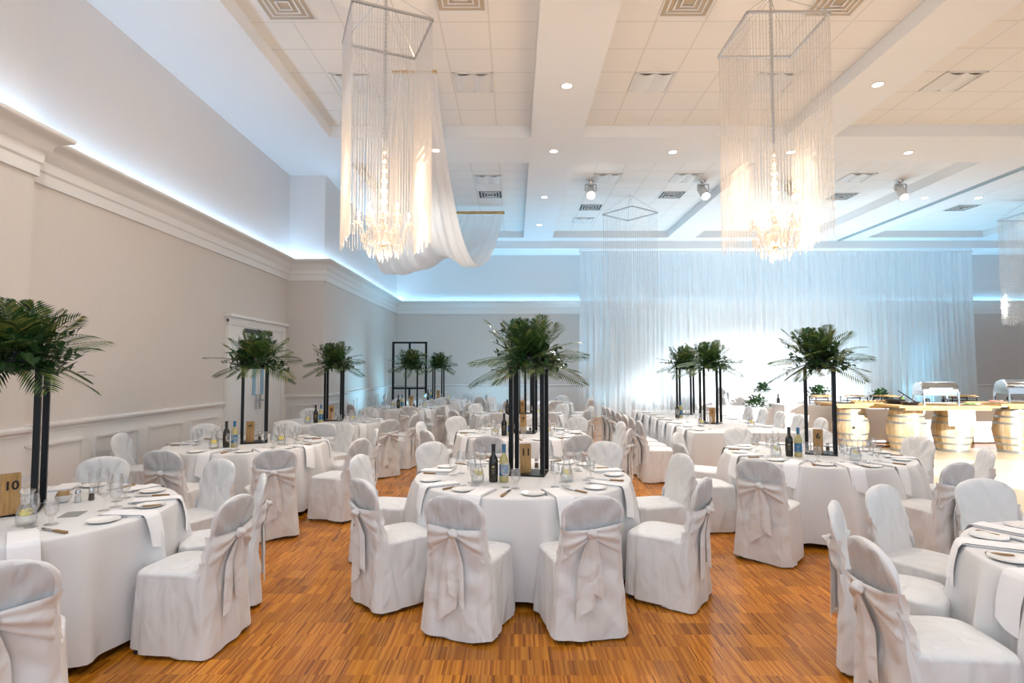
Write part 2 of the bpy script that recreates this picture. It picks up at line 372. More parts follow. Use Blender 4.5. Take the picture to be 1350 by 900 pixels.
led = MB(); sweep(PATH[:6], [(.05, 4.035), (.09, 4.035)], led, 0); sweep(PATH[5:], [(.05, 4.035), (.09, 4.035)], led, 1)
tag(link('led_strip', led.mesh('led_strip', [M['led'], M['ledback']], False)), 'glowing blue white LED strip along the cornice top', 'light strip')
def split_path():
    return [(-4.82, YF), (-4.82, 5.65), (-5.0, 5.65), (-5.0, 9.86)], [(-5.0, 12.30), (-5.0, 12.58), (-4.21, 12.58), (-4.21, YB), (XR, YB)]
RAIL = [(0, 1.0), (.018, 1.0), (.02, 1.02), (.045, 1.04), (.05, 1.06), (.05, 1.075), (.03, 1.085), (0, 1.09)]
BASE = [(0, .14), (.02, .13), (.02, 0)]
WAIN = [(.004, 0), (.004, 1.0)]
for i, P in enumerate(split_path()):
    struct('trim_chair_rail', sweep(P, RAIL), M['trim'], ['white chair rail before the door', 'white chair rail past the door'][i], smooth=True)
    struct('baseboard_left' if i == 0 else 'baseboard_back', sweep(P, BASE), M['trim'])
    struct('trim_wainscot', sweep(P, WAIN), M['trim'], ['white wainscot before the door', 'white wainscot past the door'][i])
pm = MB()
def panel(a, b, z0=.24, z1=.86):
    # raised moulding rectangle between wall points a and b
    a = Vector((*a, 0)); b = Vector((*b, 0)); d = (b-a).normalized(); n = Vector((d.y, -d.x, 0))*.012
    A, B = a+n, b+n
    for p, q in ((A, B),):
        pm.bar(p+Vector((0,0,z0)), q+Vector((0,0,z0)), .025, .03); pm.bar(p+Vector((0,0,z1)), q+Vector((0,0,z1)), .025, .03)
        pm.bar(p+Vector((0,0,z0)), p+Vector((0,0,z1)), .025, .03); pm.bar(q+Vector((0,0,z0)), q+Vector((0,0,z1)), .025, .03)
y = 2.1
while y < 5.4: panel((-4.82, y), (-4.82, min(y+.95, 5.5))); y += 1.15
y = 5.85
while y < 9.0: panel((-5, y), (-5, y+.78)); y += 1.0
panel((-4.86, 12.58), (-4.34, 12.58))
y = 12.9
while y < 19.5: panel((-4.21, y), (-4.21, y+.95)); y += 1.2
x = -3.95
while x < 18.5: panel((x, YB), (x+1.05, YB)); x += 1.3
struct('trim_wainscot_panels', pm, M['trim'], 'raised panel mouldings of the white wainscot')

# double door in the left wall
dc = MB(); X = -5.0
for y0 in (9.93, 12.25): dc.box((X+.03, y0, 1.22), (.06, .14, 2.44)); dc.box((X+.05, y0, 1.22), (.04, .05, 2.44))
dc.box((X+.03, 11.09, 2.50), (.06, 2.46, .14)); dc.box((X+.06, 11.09, 2.59), (.12, 2.54, .05)); dc.box((X+.045, 11.09, 2.50), (.05, 2.46, .05))
dr = struct('door_1', dc, M['trim'], 'white double door in the left wall')
for i, (y0, y1) in enumerate(((10.01, 11.085), (11.095, 12.17))):
    lf = MB(); lf.box((X+.022, (y0+y1)/2, 1.215), (.03, y1-y0, 2.43))
    leaf = struct('door_leaf', lf, M['door'], parent=dr)
    g = MB(); yw = y1-.17 if i == 0 else y0+.17
    g.box((X+.040, yw, 1.55), (.008, .14, .80)); struct('door_glass', g, M['paneglass'], parent=leaf)
    h = MB(); h.box((X+.05, (y1-.07 if i == 0 else y0+.07), 1.02), (.02, .05, .28)); h.bar((X+.06, y1-.07 if i == 0 else y0+.07, 1.05), (X+.12, y1-.07 if i == 0 else y0+.07, 1.05), .02); h.bar((X+.11, (y1-.18 if i == 0 else y0+.18), 1.05), (X+.11, (y1-.05 if i == 0 else y0+.05), 1.05), .02)
    struct('door_handle', h, M['steel'], parent=leaf)
tr = MB(); tr.box((X+.04, 11.09, 2.36), (.02, 1.2, .08)); struct('door_dark_strip', tr, M['vent'], parent=dr)  # dark strip across the top of the two leaves

# ------------------------------------------------------------------ ceiling fittings
def downlight(x, y, z, label):
    t = thing('downlight', label, 'downlight', (x, y, z), group='round downlights in the soffits')
    a = MB(); a.lathe([(.075, -.001), (.10, -.012), (.105, -.006), (.105, -.001)], 20); link('trim_ring', ring_me, t)
    link('lamp_disc', disc_me, t)
_a = MB(); _a.lathe([(.072, -.001), (.076, -.012), (.098, -.010), (.102, -.001)], 24); ring_me = _a.mesh('downlight_ring', M['ventw'])
_a = MB(); _a.lathe([(.074, -.006), (0, -.006)], 24); disc_me = _a.mesh('downlight_disc', M['down'])
dl = [(.80, 8.52, 'round downlight highest on the beam right of the left bead curtain'), (.78, 11.15, 'round downlight on the crossbeam, second down the middle beam'), (.76, 14.2, 'round downlight third down the middle ceiling beam'), (.75, 17.0, 'round downlight fourth and farthest down the middle beam'),
 (3.15, 11.2, 'round downlight on the crossbeam left of the right bead curtain'), (5.5, 11.22, 'round downlight seen through the right bead curtain'), (7.85, 11.25, 'round downlight on the crossbeam right of the right bead curtain'), (5.5, 8.5, 'round downlight on the beam right of the right bead curtain'),
 (5.5, 14.3, 'round downlight behind the right bead curtain, third on its beam'), (10.35, 14.3, 'round downlight left of the ceiling track near the fourth spotlight'), (11.7, 14.3, 'round downlight just right of the blue ceiling track'), (-1.55, 11.1, 'round downlight seen through the hanging white swag'), (5.5, 17.0, 'round downlight farthest on the right coffer beam'), (10.3, 17.2, 'round downlight farthest beside the ceiling track')]
for x, y, lab in dl: downlight(x, y, ZS, lab)

def vent_mesh(dark):
    fr = MB(); 
    for k, s in enumerate((.30, .225, .15, .08)):
        z = -.004-.012*k*0-.004*k
        for sx, sy, w, d in ((0, 1, 2*s, .02), (0, -1, 2*s, .02), (1, 0, .02, 2*s), (-1, 0, .02, 2*s)):
            fr.box((sx*s, sy*s, z), (w+.02*(d < .03), d, .012))
    bk = MB(); bk.box((0, 0, -.002), (.60, .60, .003))
    return fr.mesh('vent_louvres', M['ventw'], False), bk.mesh('vent_back', M['vent'] if dark else M['venttan'], False)
vf, vb = vent_mesh(True); vbt = vent_mesh(False)[1]
vents = [(-2.86, 6.9, 'square ceiling vent at the top edge left of left bead curtain'), (-.66, 6.72, 'square ceiling vent at the top edge right of left bead curtain'), (2.15, 6.85, 'square ceiling vent at the top edge left of right bead curtain'), (4.0, 6.85, 'square ceiling vent at the top edge behind right bead curtain'),
 (-.62, 14.7, 'dark square ceiling vent beside the end of the white swag'), (2.14, 15.9, 'dark square ceiling vent below the first white spotlight'), (4.1, 14.75, 'dark square ceiling vent left of the second white spotlight'), (8.6, 14.9, 'dark square ceiling vent right of the right bead curtain'), (12.6, 16.0, 'dark square ceiling vent right of the ceiling track')]
for x, y, lab in vents:
    t = thing('ceiling_vent', lab, 'air vent', (x, y, ZC-.002), group='square ceiling vents'); link('louvre_frame', vf, t); link('backing', vb if y > 10 else vbt, t)
tfm = MB()
for sx in (-1, 1): tfm.box((sx*.30, 0, -.008), (.03, .63, .016)); tfm.box((0, sx*.30, -.008), (.63, .03, .016))
tfm = tfm.mesh('troffer_frame', M['ventw'], False)
tcm = MB(); tcm.grid([[(-.28+.56*i/24, yy, -.004-.035*abs(sin(pi*i/12))) for i in range(25)] for yy in (.28, -.28)]); tcm = tcm.mesh('troffer_diffuser', M['ventw'])
for x, y, lab in [(-.64, 8.85, 'recessed ceiling light panel right of the left bead curtain'), (2.16, 8.85, 'recessed ceiling light panel left of the right bead curtain'), (4.08, 8.85, 'recessed ceiling light panel behind the right bead curtain'), (-2.52, 8.85, 'recessed ceiling light panel behind the left bead curtain'), (6.9, 8.85, 'recessed ceiling light panel in the coffer at far right'),
   (-.62, 13.5, 'recessed ceiling light panel past the swag end vent'), (2.2, 13.4, 'recessed ceiling light panel beside the first white spotlight'), (4.05, 13.4, 'recessed ceiling light panel beside the second white spotlight'), (8.1, 13.4, 'recessed ceiling light panel beside the fourth white spotlight'), (2.1, 17.3, 'recessed ceiling light panel farthest in the middle coffer')]:
    t = thing('ceiling_light', lab, 'ceiling light', (x, y, ZC-.002), group='recessed ceiling light panels'); link('frame', tfm, t); link('diffuser', tcm, t)

# spotlights hung from the far coffers
b1 = MB(); b1.lathe([(0, 0), (.07, 0), (.07, -.03), (.05, -.06), (0, -.06)], 16); b1.bar((-.13, 0, -.10), (.13, 0, -.10), .03); b1.bar((-.13, 0, -.10), (-.13, 0, -.26), .03, .02); b1.bar((.13, 0, -.10), (.13, 0, -.26), .03, .02); b1.bar((0, 0, -.05), (0, 0, -.1), .04); b1 = b1.mesh('spot_yoke', M['chrome'])
b2 = MB(); b2.lathe([(0, .24), (.07, .24), (.10, .2), (.105, -.16), (.115, -.18), (.115, -.22), (.095, -.22)], 20); b2 = b2.mesh('spot_can', M['trim'])
b3 = MB(); b3.lathe([(.09, -.215), (0, -.215)], 20); b3 = b3.mesh('spot_lens', M['spot'])
spots = []
for x, y, lab, aim in [(1.84, 13.6, 'white spotlight first from the left under the ceiling', (1.0, 6, 0)), (4.54, 13.6, 'white spotlight second from the left under the ceiling', (5, 8, 0)), (6.65, 13.6, 'white spotlight seen through the right bead curtain', (8, 8.5, 0)), (9.28, 13.6, 'white spotlight at far right near the ceiling track', (9, 9.3, 0))]:
    t = thing('spotlight', lab, 'spotlight', (x, y, ZC-.002), group='white ceiling spotlights'); link('yoke', b1, t)
    p = Vector((x, y, ZC-.28)); d = (Vector(aim)-p).normalized(); q = d.to_track_quat('-Z', 'Y').to_euler()
    cn = link('can', b2, t, (0, 0, -.28), rot=q); link('lens', b3, cn)
    spots.append((p+d*.26, aim, q))
# ------------------------------------------------------------------ chairs
def lerp(a, b, t): return a+(b-a)*t
def curve(keys, z):
    if z <= keys[0][0]: return keys[0][1]
    for (a, va), (b, vb) in zip(keys, keys[1:]):
        if z <= b:
            t = (z-a)/(b-a); return va+(vb-va)*(t*t*(3-2*t)*.5+t*.5)
    return keys[-1][1]
WK = [(.30,.218),(.45,.212),(.56,.200),(.66,.192),(.72,.203),(.77,.206),(.80,.200),(.83,.182),(.855,.152),(.875,.108),(.886,.06),(.89,.012)]
def back_y(z): return -.222-(z-.45)*.19
def rear_y(x, z):
    w = curve(WK, z); return back_y(z)-.030*max(0., 1-(abs(x)/w)**4)**.3-.004
def chair_cover(seed):
    r = random.Random(seed); mb = MB()
    ph = [r.uniform(0, 6.28) for _ in range(8)]
    n = 96
    def ring(z, ax, yf, yr, expn, amp, dz=0):
        out = []; cy = (yf+yr)/2; by = (yf-yr)/2
        for k in range(n):
            t = 2*pi*k/n; c, s = cos(t), sin(t)
            x = ax*math.copysign(abs(c)**(2/expn), c); y = by*math.copysign(abs(s)**(2/expn), s)
            d = amp*(sin(5*t+ph[0])+.8*sin(9*t+ph[1])+.6*sin(14*t+ph[2])+.35*sin(23*t+ph[3]))*.45
            l = sqrt(x*x+y*y) or 1
            lift = dz*(.5+.5*sin(3*t+ph[4]))
            out.append((x+x/l*d, cy+y+y/l*d, z+lift))
        return out
    rg = []
    for z in (.018, .06, .11, .17, .23, .29, .34, .385, .42, .44, .452):
        t = 1-z/.452
        rg.append(ring(z, lerp(.218, .238, t**.9), lerp(.228, .244, t), lerp(-.245, -.278, t), 5.5, .024*t**.7, .018*t**2))
    for s_, z in ((.985, .462), (.95, .470), (.85, .478), (.6, .486), (.3, .490), (.02, .491)):
        rg.append(ring(z, .222*s_, -.008+.236*s_, -.008-.236*s_, 5.0, 0))
    mb.rings(rg, 0, False, True)
    # back
    m = 64; br = []
    zz = [.30, .36, .42, .47, .52, .56, .60, .63, .655, .68, .71, .74, .77, .80, .82, .84, .855, .868, .878, .885, .889, .8905]
    for z in zz:
        w = curve(WK, z); cy = back_y(z); hy = curve([(.30,.034),(.66,.026),(.84,.026),(.87,.022),(.885,.013),(.891,.004)], z); row = []
        for k in range(m):
            t = 2*pi*k/m; c, s = cos(t), sin(t)
            x = w*math.copysign(abs(c)**(2/3.2), c); y = hy*math.copysign(abs(s)**(2/2.6), s)
            pl = 0
            if z > .66:
                a = atan2(x, z-.60); pl = .008*sin(11*a+ph[5])*min(1, (z-.66)/.05)*min(1, max(0, (.885-z)/.06))*abs(s)
            elif z < .62: pl = .005*sin(26*x+20*(z-.45)*(1 if x > 0 else -1)+ph[6])*abs(s)
            pl += .004*sin(9*z+ph[7]+4*x)
            row.append((x, cy+y+pl*(1 if s > 0 else -1), z))
        br.append(row)
    f0 = len(mb.f); mb.rings(br, 0, False, True)
    for q in range(f0, len(mb.f)):
        vs = [mb.v[i] for i in mb.f[q]]; zc = sum(v[2] for v in vs)/len(vs); xc = sum(v[0] for v in vs)/len(vs); yc = sum(v[1] for v in vs)/len(vs)
        if .66 < zc < .872 and yc < back_y(zc)-.01 and abs(xc) < curve(WK, zc)-.02: mb.mi[q] = 1
    # rear drape from the tie down to the hem
    def drape(u, t):
        z = lerp(.64, .02, t); w = lerp(.196, .243, t**1.2); x = u*w
        y = lerp(rear_y(x*.8, max(z, .42)), -.288, t**.8)-.004-.010*t*(sin(6*u+ph[0]+2*t)+.6*sin(11*u+ph[2]-3*t))*.7+.03*max(0, abs(u)-.8)*5*(.6+.4*t)
        y -= .006*sin(9*(u*sin(ph[3])*.8+t*2.2)+ph[6])*sin(pi*min(1, t*1.1))
        return (x, y, z+.010*t*sin(2.3*u+ph[4]))
    mb.grid([[drape(k/12-1, i/18) for k in range(25)] for i in range(19)], 0)
    # side gathers running from the seat corner to the back foot
    for sx in (-1, 1):
        g = []
        for i in range(15):
            t = lerp(.17, 1, i/14); row = []; a = drape(sx, t)
            b = (sx*lerp(.19, .232, max(0, (t-.25)/.75)), lerp(-.20, lerp(-.20, -.06, t), t), min(a[2], .44-.40*max(0, t-.28)/.72 if t > .28 else a[2]))
            for k in range(9):
                v = k/8
                row.append((lerp(a[0], b[0], v)+sx*(.012*sin(pi*v)+.005*sin(8*v+ph[1]+3*t)*sin(pi*v))*min(1, (t-.17)*4), lerp(a[1], b[1], v), lerp(a[2], b[2], v)))
            g.append(row)
        mb.grid(g, 0)
    return mb.mesh('chair_cover_%d' % seed, [M['cover'], M['sheercover']], True, 70)
def sash_meshes(seed):
    r = random.Random(seed*13+1); kx = r.uniform(-.03, .03); kz = .655+r.uniform(-.012, .012)
    wing = MB()
    for sx in (-1, 1):
        g = []
        for i in range(17):
            u = i/16; row = []
            for k in range(13):
                v = k/12
                z = lerp(lerp(.475, .705, v)+.02*sin(seed*2.1+sx), kz-.024+.048*v, u**.9)
                x = sx*lerp(curve(WK, z)+.008, 0, u)+kx*u
                yb = rear_y(min(abs(x), .19)*math.copysign(1, x), z)
                if u < .12: yb = lerp(back_y(z)+.03, yb, u/.12)
                bul = .016*sin(pi*v)*sin(pi*min(1, u*1.05))+.0085*sin(v*4.6*pi+seed+u*2)*(1-u*.5)
                row.append((x, yb-.008-bul-.012*u, z))
            g.append(row)
        wing.grid(g)
    knot = MB(); knot.ball((kx, rear_y(kx, kz)-.03, kz), .03, 12, 8, 0, (1.15, .8, 1.05)); knot.tube([(kx-.028, rear_y(kx, kz)-.03, kz+.01), (kx, rear_y(kx, kz)-.055, kz+.004), (kx+.03, rear_y(kx, kz)-.03, kz-.01)], [.012, .02, .012], 8)
    tails = []
    for j in range(2):
        tb = MB(); ln = [.44, .36][j]+r.uniform(-.04, .04); dx = [-.035, .03][j]+r.uniform(-.012, .012); wd = [.066, .054][j]; p = r.uniform(0, 6)
        g = []
        for i in range(19):
            t = i/18; z = kz-.015-ln*t; row = []
            for k in range(9):
                u = k/4-1
                hw = lerp(.016, wd, min(1, t*2.2)**.7)
                zz = z-(.045*u*t if t > .8 else .02*u*t)*(1 if j else -1)
                x = kx+dx*t**.8+u*hw
                base = min(rear_y(max(-.18, min(.18, x)), max(z, .45)), lerp(-.262, -.295, min(1, max(0, (.62-z)/.6))))
                y = base-.016-.008*j+.012*sin(u*3.4+p)*min(1, t*3)-.012*(1-t)
                row.append((x, y-.008, zz))
            g.append(row)
        tb.grid(g); tails.append(tb)
    return wing, knot, tails
legm = MB(); legm.lathe([(0, 0), (.014, 0), (.016, .01), (.012, .02), (.011, .25), (0, .25)], 10); legm = legm.mesh('chair_leg', M['darkleg'])
CH = []
for s in range(5):
    w, k, t = sash_meshes(s); allm = MB()
    for b in (w, k, *t): allm.add(b.v, b.f)
    CH.append(dict(cover=chair_cover(s+3), wing=w.mesh('sash_wrap', M['sash'], True, 80), knot=k.mesh('sash_knot', M['sash'], True, 80), tails=[x.mesh('sash_tail', M['sash'], True, 80) for x in t], full=allm.mesh('sash_whole', M['sash'], True, 80)))
chair_n = 0
def chair(x, y, rz, label, z=0, near=None, group='covered chairs'):
    global chair_n
    c = CH[(chair_n*3+chair_n//5) % 5]; chair_n += 1
    near = (y < 9.2) if near is None else near
    t = thing('banquet_chair', label, 'chair', (x, y, z), rz, group)
    link('seat_cover', c['cover'], t)
    if near:
        s = link('sash', c['wing'], t); link('knot', c['knot'], s)
        for m in c['tails']: link('tail', m, s)
        if y < 7.5:
            for lx, ly in ((-.19, .19), (.19, .19), (-.19, -.225), (.19, -.225)): link('leg', legm, t, (lx, ly, 0))
    else: link('sash', c['full'], t)
    return t

# ------------------------------------------------------------------ tables and cloths
TZ = .75
def round_cloth(R0, H, hem, seed):
    r = random.Random(seed); mb = MB(); n = 200
    fk = []; a = r.uniform(0, .5)
    while a < 2*pi:
        fk.append((a, r.uniform(.55, 1.2), r.uniform(.045, .085))); a += r.uniform(.24, .50)
    def fold(t):
        s = 0
        for b, am, w in fk:
            d = (t-b+pi) % (2*pi)-pi; s += am*math.exp(-(d/w)**2)
        return s
    F = [fold(2*pi*k/n) for k in range(n)]
    rg = []
    for rr, z in ((.01, H), (R0*.3, H), (R0*.6, H), (R0*.9, H), (R0-.012, H), (R0-.003, H-.003), (R0+.002, H-.012)):
        rg.append([(rr*cos(2*pi*k/n), rr*sin(2*pi*k/n), z) for k in range(n)])
    for i in range(1, 15):
        t = i/14; z = H-.012-(H-.012-hem)*t
        rg.append([((R0+.003+.012*t+F[k]*(.14*t**.6))*cos(2*pi*k/n), (R0+.003+.012*t+F[k]*(.14*t**.6))*sin(2*pi*k/n), z+.012*t*F[k]) for k in range(n)])
    mb.rings(rg)
    return mb.mesh('round_cloth', M['cloth'], True, 60)
def rect_cloth(w, d, H, hem, seed, name='rect_cloth'):
    r = random.Random(seed); mb = MB(); n = 240; per = 2*(w+d)
    def pt(s):
        s %= per
        if s < w: return (-w/2+s, -d/2, 0, -1)
        s -= w
        if s < d: return (w/2, -d/2+s, 1, 0)
        s -= d
        if s < w: return (w/2-s, d/2, 0, 1)
        s -= w; return (-w/2, d/2-s, -1, 0)
    ph = [r.uniform(0, 6) for _ in range(4)]
    P = [pt(per*k/n+.001) for k in range(n)]
    F = [max(0, .5+.5*sin(2*pi*round(per/.45)*k/n+ph[0]+.8*sin(7*k/n*2*pi+ph[1])))**2 for k in range(n)]
    rg = [[(p[0]*s, p[1]*s, z) for p in P] for s, z in ((.02, H), (.5, H), (.99, H), (1.0, H-.006))]
    for i in range(1, 9):
        t = i/8; rg.append([(p[0]*(1+.006*t)+p[2]*F[k]*.05*t, p[1]*(1+.006*t)+p[3]*F[k]*.05*t, H-.006-(H-.006-hem)*t) for k, p in enumerate(P)])
    mb.rings(rg); return mb.mesh(name, M['cloth'], True, 60)
RCL = [round_cloth(.914, TZ, .05, s) for s in (1, 2, 3, 4)]
_t = MB(); _t.lathe([(0, .744), (.90, .744), (.908, .735), (.908, .722), (.90, .715), (0, .715)], 60); tabtop = _t.mesh('round_table_top', M['plank'])
_t = MB(); _t.tube([(0, 0, 0), (0, 0, .715)], .018, 10); tableg = _t.mesh('table_leg', M['darkleg'])

# ------------------------------------------------------------------ tableware
def lat(name, prof, m, seg=22, ang=40):
    b = MB(); b.lathe(prof, seg); return b.mesh(name, m, True, ang)
plate_me = lat('side_plate', [(0, .003), (.045, .003), (.05, .004), (.085, .014), (.088, .015), (.087, .012), (.055, 0), (0, 0)], M['china'], 32)
goblet_me = lat('goblet', [(0, .002), (.034, .002), (.036, .005), (.012, .012), (.008, .022), (.012, .03), (.008, .04), (.02, .052), (.034, .075), (.038, .105), (.036, .145), (.034, .15), (.033, .145), (.035, .105), (.031, .078), (.015, .055), (0, .05)], M['glass'], 20)
wine_me = lat('wine_glass', [(0, .001), (.034, .001), (.033, .004), (.006, .010), (.0045, .03), (.0045, .075), (.012, .085), (.032, .105), (.039, .13), (.036, .165), (.032, .19), (.031, .19), (.035, .163), (.038, .13), (.030, .106), (0, .088)], M['glass'], 20)
kh = MB(); kh.rings([[(x*w, y, .006+z*h) for x, z in ((-1, -1), (1, -1), (1, 1), (-1, 1))] for y, w, h in ((-.125, .006, .004), (-.12, .010, .006), (-.08, .0105, .006), (-.03, .009, .006), (-.012, .009, .006))], 0, True, True); kh = kh.mesh('knife_handle', M['knifewood'])
kb = MB(); kb.rings([[(x*w+o, y, .006+z*.0012) for x, z in ((-1, -1), (1, -1), (1, 1), (-1, 1))] for y, w, o in ((-.012, .008, 0), (0, .007, 0), (.02, .010, 0), (.08, .011, 0), (.105, .006, .003), (.112, .001, .005))], 0, True, True); kb = kb.mesh('knife_blade', M['steel'])
fk = MB(); fk.rings([[(x*w, y, z0+z*.0012) for x, z in ((-1, -1), (1, -1), (1, 1), (-1, 1))] for y, w, z0 in ((-.10, .007, .003), (-.06, .005, .004), (0, .003, .009), (.03, .006, .008), (.045, .011, .005), (.055, .011, .005))], 0, True, True)
for q in (-.009, -.003, .003, .009): fk.bar((q, .052, .005), (q, .10, .011), .003, .0015)
fk = fk.mesh('fork', M['steel'])
def napkin_mesh(seed, drop):
    r = random.Random(seed); mb = MB(); path = [(-.27, .010), (-.15, .009), (-.04, .009), (-.008, .010), (.012, .004), (.024, -.016), (.040, -.07), (.052, -.13), (.058, -drop)]
    sk = r.uniform(-.03, .03); w = .068
    for lay in (0, 1):
        g = []
        for i, (y, z) in enumerate(path):
            g.append([(u*w*(1-.06*lay)+sk*max(0, -z)*2+.004*lay, y-.004*lay+(.012*sin(u*2+seed)*max(0, -z)*4), z+.005*lay*(1 if z > 0 else 0)+(.02*u*(i == 8))) for u in (-1, -.6, -.2, .2, .6, 1)])
        mb.grid(g)
    # side walls of the folded layers
    for u in (-1, 1):
        mb.grid([[(u*w, y, z) for y, z in path[:4]], [(u*w*.94+.004, y-.004, max(z-.008, 0.001)) for y, z in path[:4]]])
    mb.quad((-w, -.27, .001), (w, -.27, .001), (w, -.27, .014), (-w, -.27, .014))
    return mb.mesh('napkin', M['napkin'], True, 50)
NAP = [napkin_mesh(s, d) for s, d in ((1, .20), (2, .23), (3, .18))]
def bottle(prof_scale, body, cap, label, marks):
    b = MB(); b.lathe([(0, .002), (.034, .002), (.037, .008), (.037, .17), (.034, .19), (.016, .222), (.0145, .235), (.0145, .292), (.0165, .293), (.0165, .302), (0, .302)], 24)
    c = MB(); c.lathe([(.0152, .238), (.0155, .292), (.0172, .2925), (.0172, .3035), (0, .3035)], 20)
    l = MB(); l.lathe([(.0376, .055), (.0376, .145)], 28, a0=pi, a1=2*pi)
    mk = MB()
    for a0, a1, z0, z1 in marks:
        mk.lathe([(.038, z0), (.038, z1)], 6, a0=radians(270+a0), a1=radians(270+a1))
    return b.mesh('bottle_body', body), c.mesh('bottle_capsule', cap), l.mesh('bottle_label', label), mk
bm1 = bottle(1, M['redbottle'], M['blacklabel'], M['blacklabel'], [(-22, 22, .118, .121), (-14, 14, .124, .134), (-26, 26, .100, .102), (-18, 18, .085, .087), (-20, 20, .072, .074)])
bm1 = (*bm1[:3], bm1[3].mesh('label_print', M['goldmark']))
bm2 = bottle(1, M['whitewine'], M['bluecap'], M['bluelabel'], [(-24, -14, .118, .121), (14, 24, .118, .121), (-14, -6, .108, .112), (6, 14, .108, .112), (-6, 6, .096, .102), (-20, 20, .068, .071)])
bm2 = (*bm2[:3], bm2[3].mesh('label_print', M['whitemark']))
car_me = lat('carafe', [(0, .003), (.045, .003), (.052, .012), (.053, .05), (.046, .09), (.030, .135), (.027, .155), (.032, .185), (.043, .205), (.041, .205), (.030, .185), (.025, .155), (.028, .135), (.044, .09), (.051, .05), (.048, .014), (0, .008)], M['glass'], 26)
car_w = lat('carafe_water', [(0, .010), (.046, .012), (.049, .05), (.0435, .086), (0, .086)], M['water'], 24)
car_l = MB(); car_l.lathe([(0, -.003), (.033, -.003), (.035, 0), (.033, .003), (0, .003)], 20); car_l = car_l.mesh('lemon_slice', M['lemon'])
sh_b = lat('shaker_body', [(0, .001), (.021, .001), (.022, .01), (.017, .055), (.017, .062)], M['glass'], 14)
sh_f = {k: lat('shaker_fill_'+k, [(0, .003), (.018, .003), (.0185, .01), (.0155, .045), (0, .045)], m, 14) for k, m in (('salt', M['china']), ('pepper', prin('pepper', (.08, .06, .045), .9)))}
sh_c = lat('shaker_cap', [(.018, .06), (.0185, .075), (.012, .088), (0, .09)], M['steel'], 14)
bowl_me = lat('sugar_bowl', [(0, .004), (.03, .004), (.045, .02), (.05, .05), (.048, .05), (.042, .022), (0, .012)], M['china'], 22)
_b = MB(); _r = random.Random(5)
for i in range(9): _b.box((_r.uniform(-.022, .022), _r.uniform(-.022, .022), .05+_r.uniform(-.01, .012)), (.03, .018, .035), _r.uniform(0, 3))
packet_me = _b.mesh('sugar_packets', M['foodtan'], False)
_b = MB(); _b.box((0, 0, .0015), (.11, .15, .002)); card_me = _b.mesh('menu_card', M['hoop'], False)
blk = MB(); blk.box((0, 0, .125), (.094, .042, .25)); blk = blk.mesh('number_block', M['block'], False)

# ------------------------------------------------------------------ centrepieces
SW, SH, PW = .27, .93, .035
base_me = MB(); base_me.box((0, 0, .006), (SW+PW, SW+PW, .012)); base_me = base_me.mesh('stand_base', M['black'], False)
top_me = MB(); top_me.box((0, 0, SH-.01), (SW+PW, SW+PW, .02)); top_me = top_me.mesh('stand_top', M['black'], False)
post_me = MB(); post_me.box((0, 0, (SH-.012)/2+.006), (PW, PW, SH-.026)); post_me = post_me.mesh('stand_post', M['black'], False)
def leaf_quad(mb, base, d, n, ln, w, mi=0, curl=.15):
    d = d.normalized(); s = d.cross(n).normalized(); nn = s.cross(d)
    p = base
    a = p+d*ln*.35; b = p+d*ln*.7-nn*curl*ln*.3; t = p+d*ln-nn*curl*ln
    mb.add([p, a-s*w*.5+nn*w*.12, a, a+s*w*.5+nn*w*.12, b-s*w*.42+nn*w*.1, b, b+s*w*.42+nn*w*.1, t], [(0,2,1),(0,3,2),(1,2,5,4),(2,3,6,5),(4,5,7),(5,6,7)], mi)
def frond(mb, base, d, L_, droop, rr, w=.014, pairs=17):
    d = d.normalized(); side = d.cross(Vector((0, 0, 1)))
    if side.length < .1: side = Vector((1, 0, 0))
    side.normalize(); pts = []
    tw = rr.uniform(-.5, .5)
    for i in range(pairs+1):
        s = i/pairs; pts.append(base+d*L_*s+Vector((0, 0, -droop*s*s*L_)))
    mb.tube(pts[::2], [.0035*(1-.8*i/(len(pts[::2])-1))+.0006 for i in range(len(pts[::2]))], 4)
    for i in range(3, pairs+1):
        s = i/pairs; t = (pts[min(i+1, pairs)]-pts[i-1]).normalized(); up = side.cross(t).normalized()
        ln = L_*.40*(sin(pi*min(1, .12+s*.85))**.7)*rr.uniform(.85, 1.1)+.02
        for sg in (-1, 1):
            sd = side*cos(tw)+up*sin(tw)
            dd = (t*.85+sd*sg*.75+up*.12-Vector((0, 0, .12))).normalized()
            nn = dd.cross(sd*sg).normalized(); sw = dd.cross(nn).normalized()
            p = pts[i]; m = p+dd*ln*.5; e = p+dd*ln-Vector((0, 0, .12*ln))
            mb.add([p, m-sw*w*.5, e, m+sw*w*.5], [(0, 1, 2, 3)])
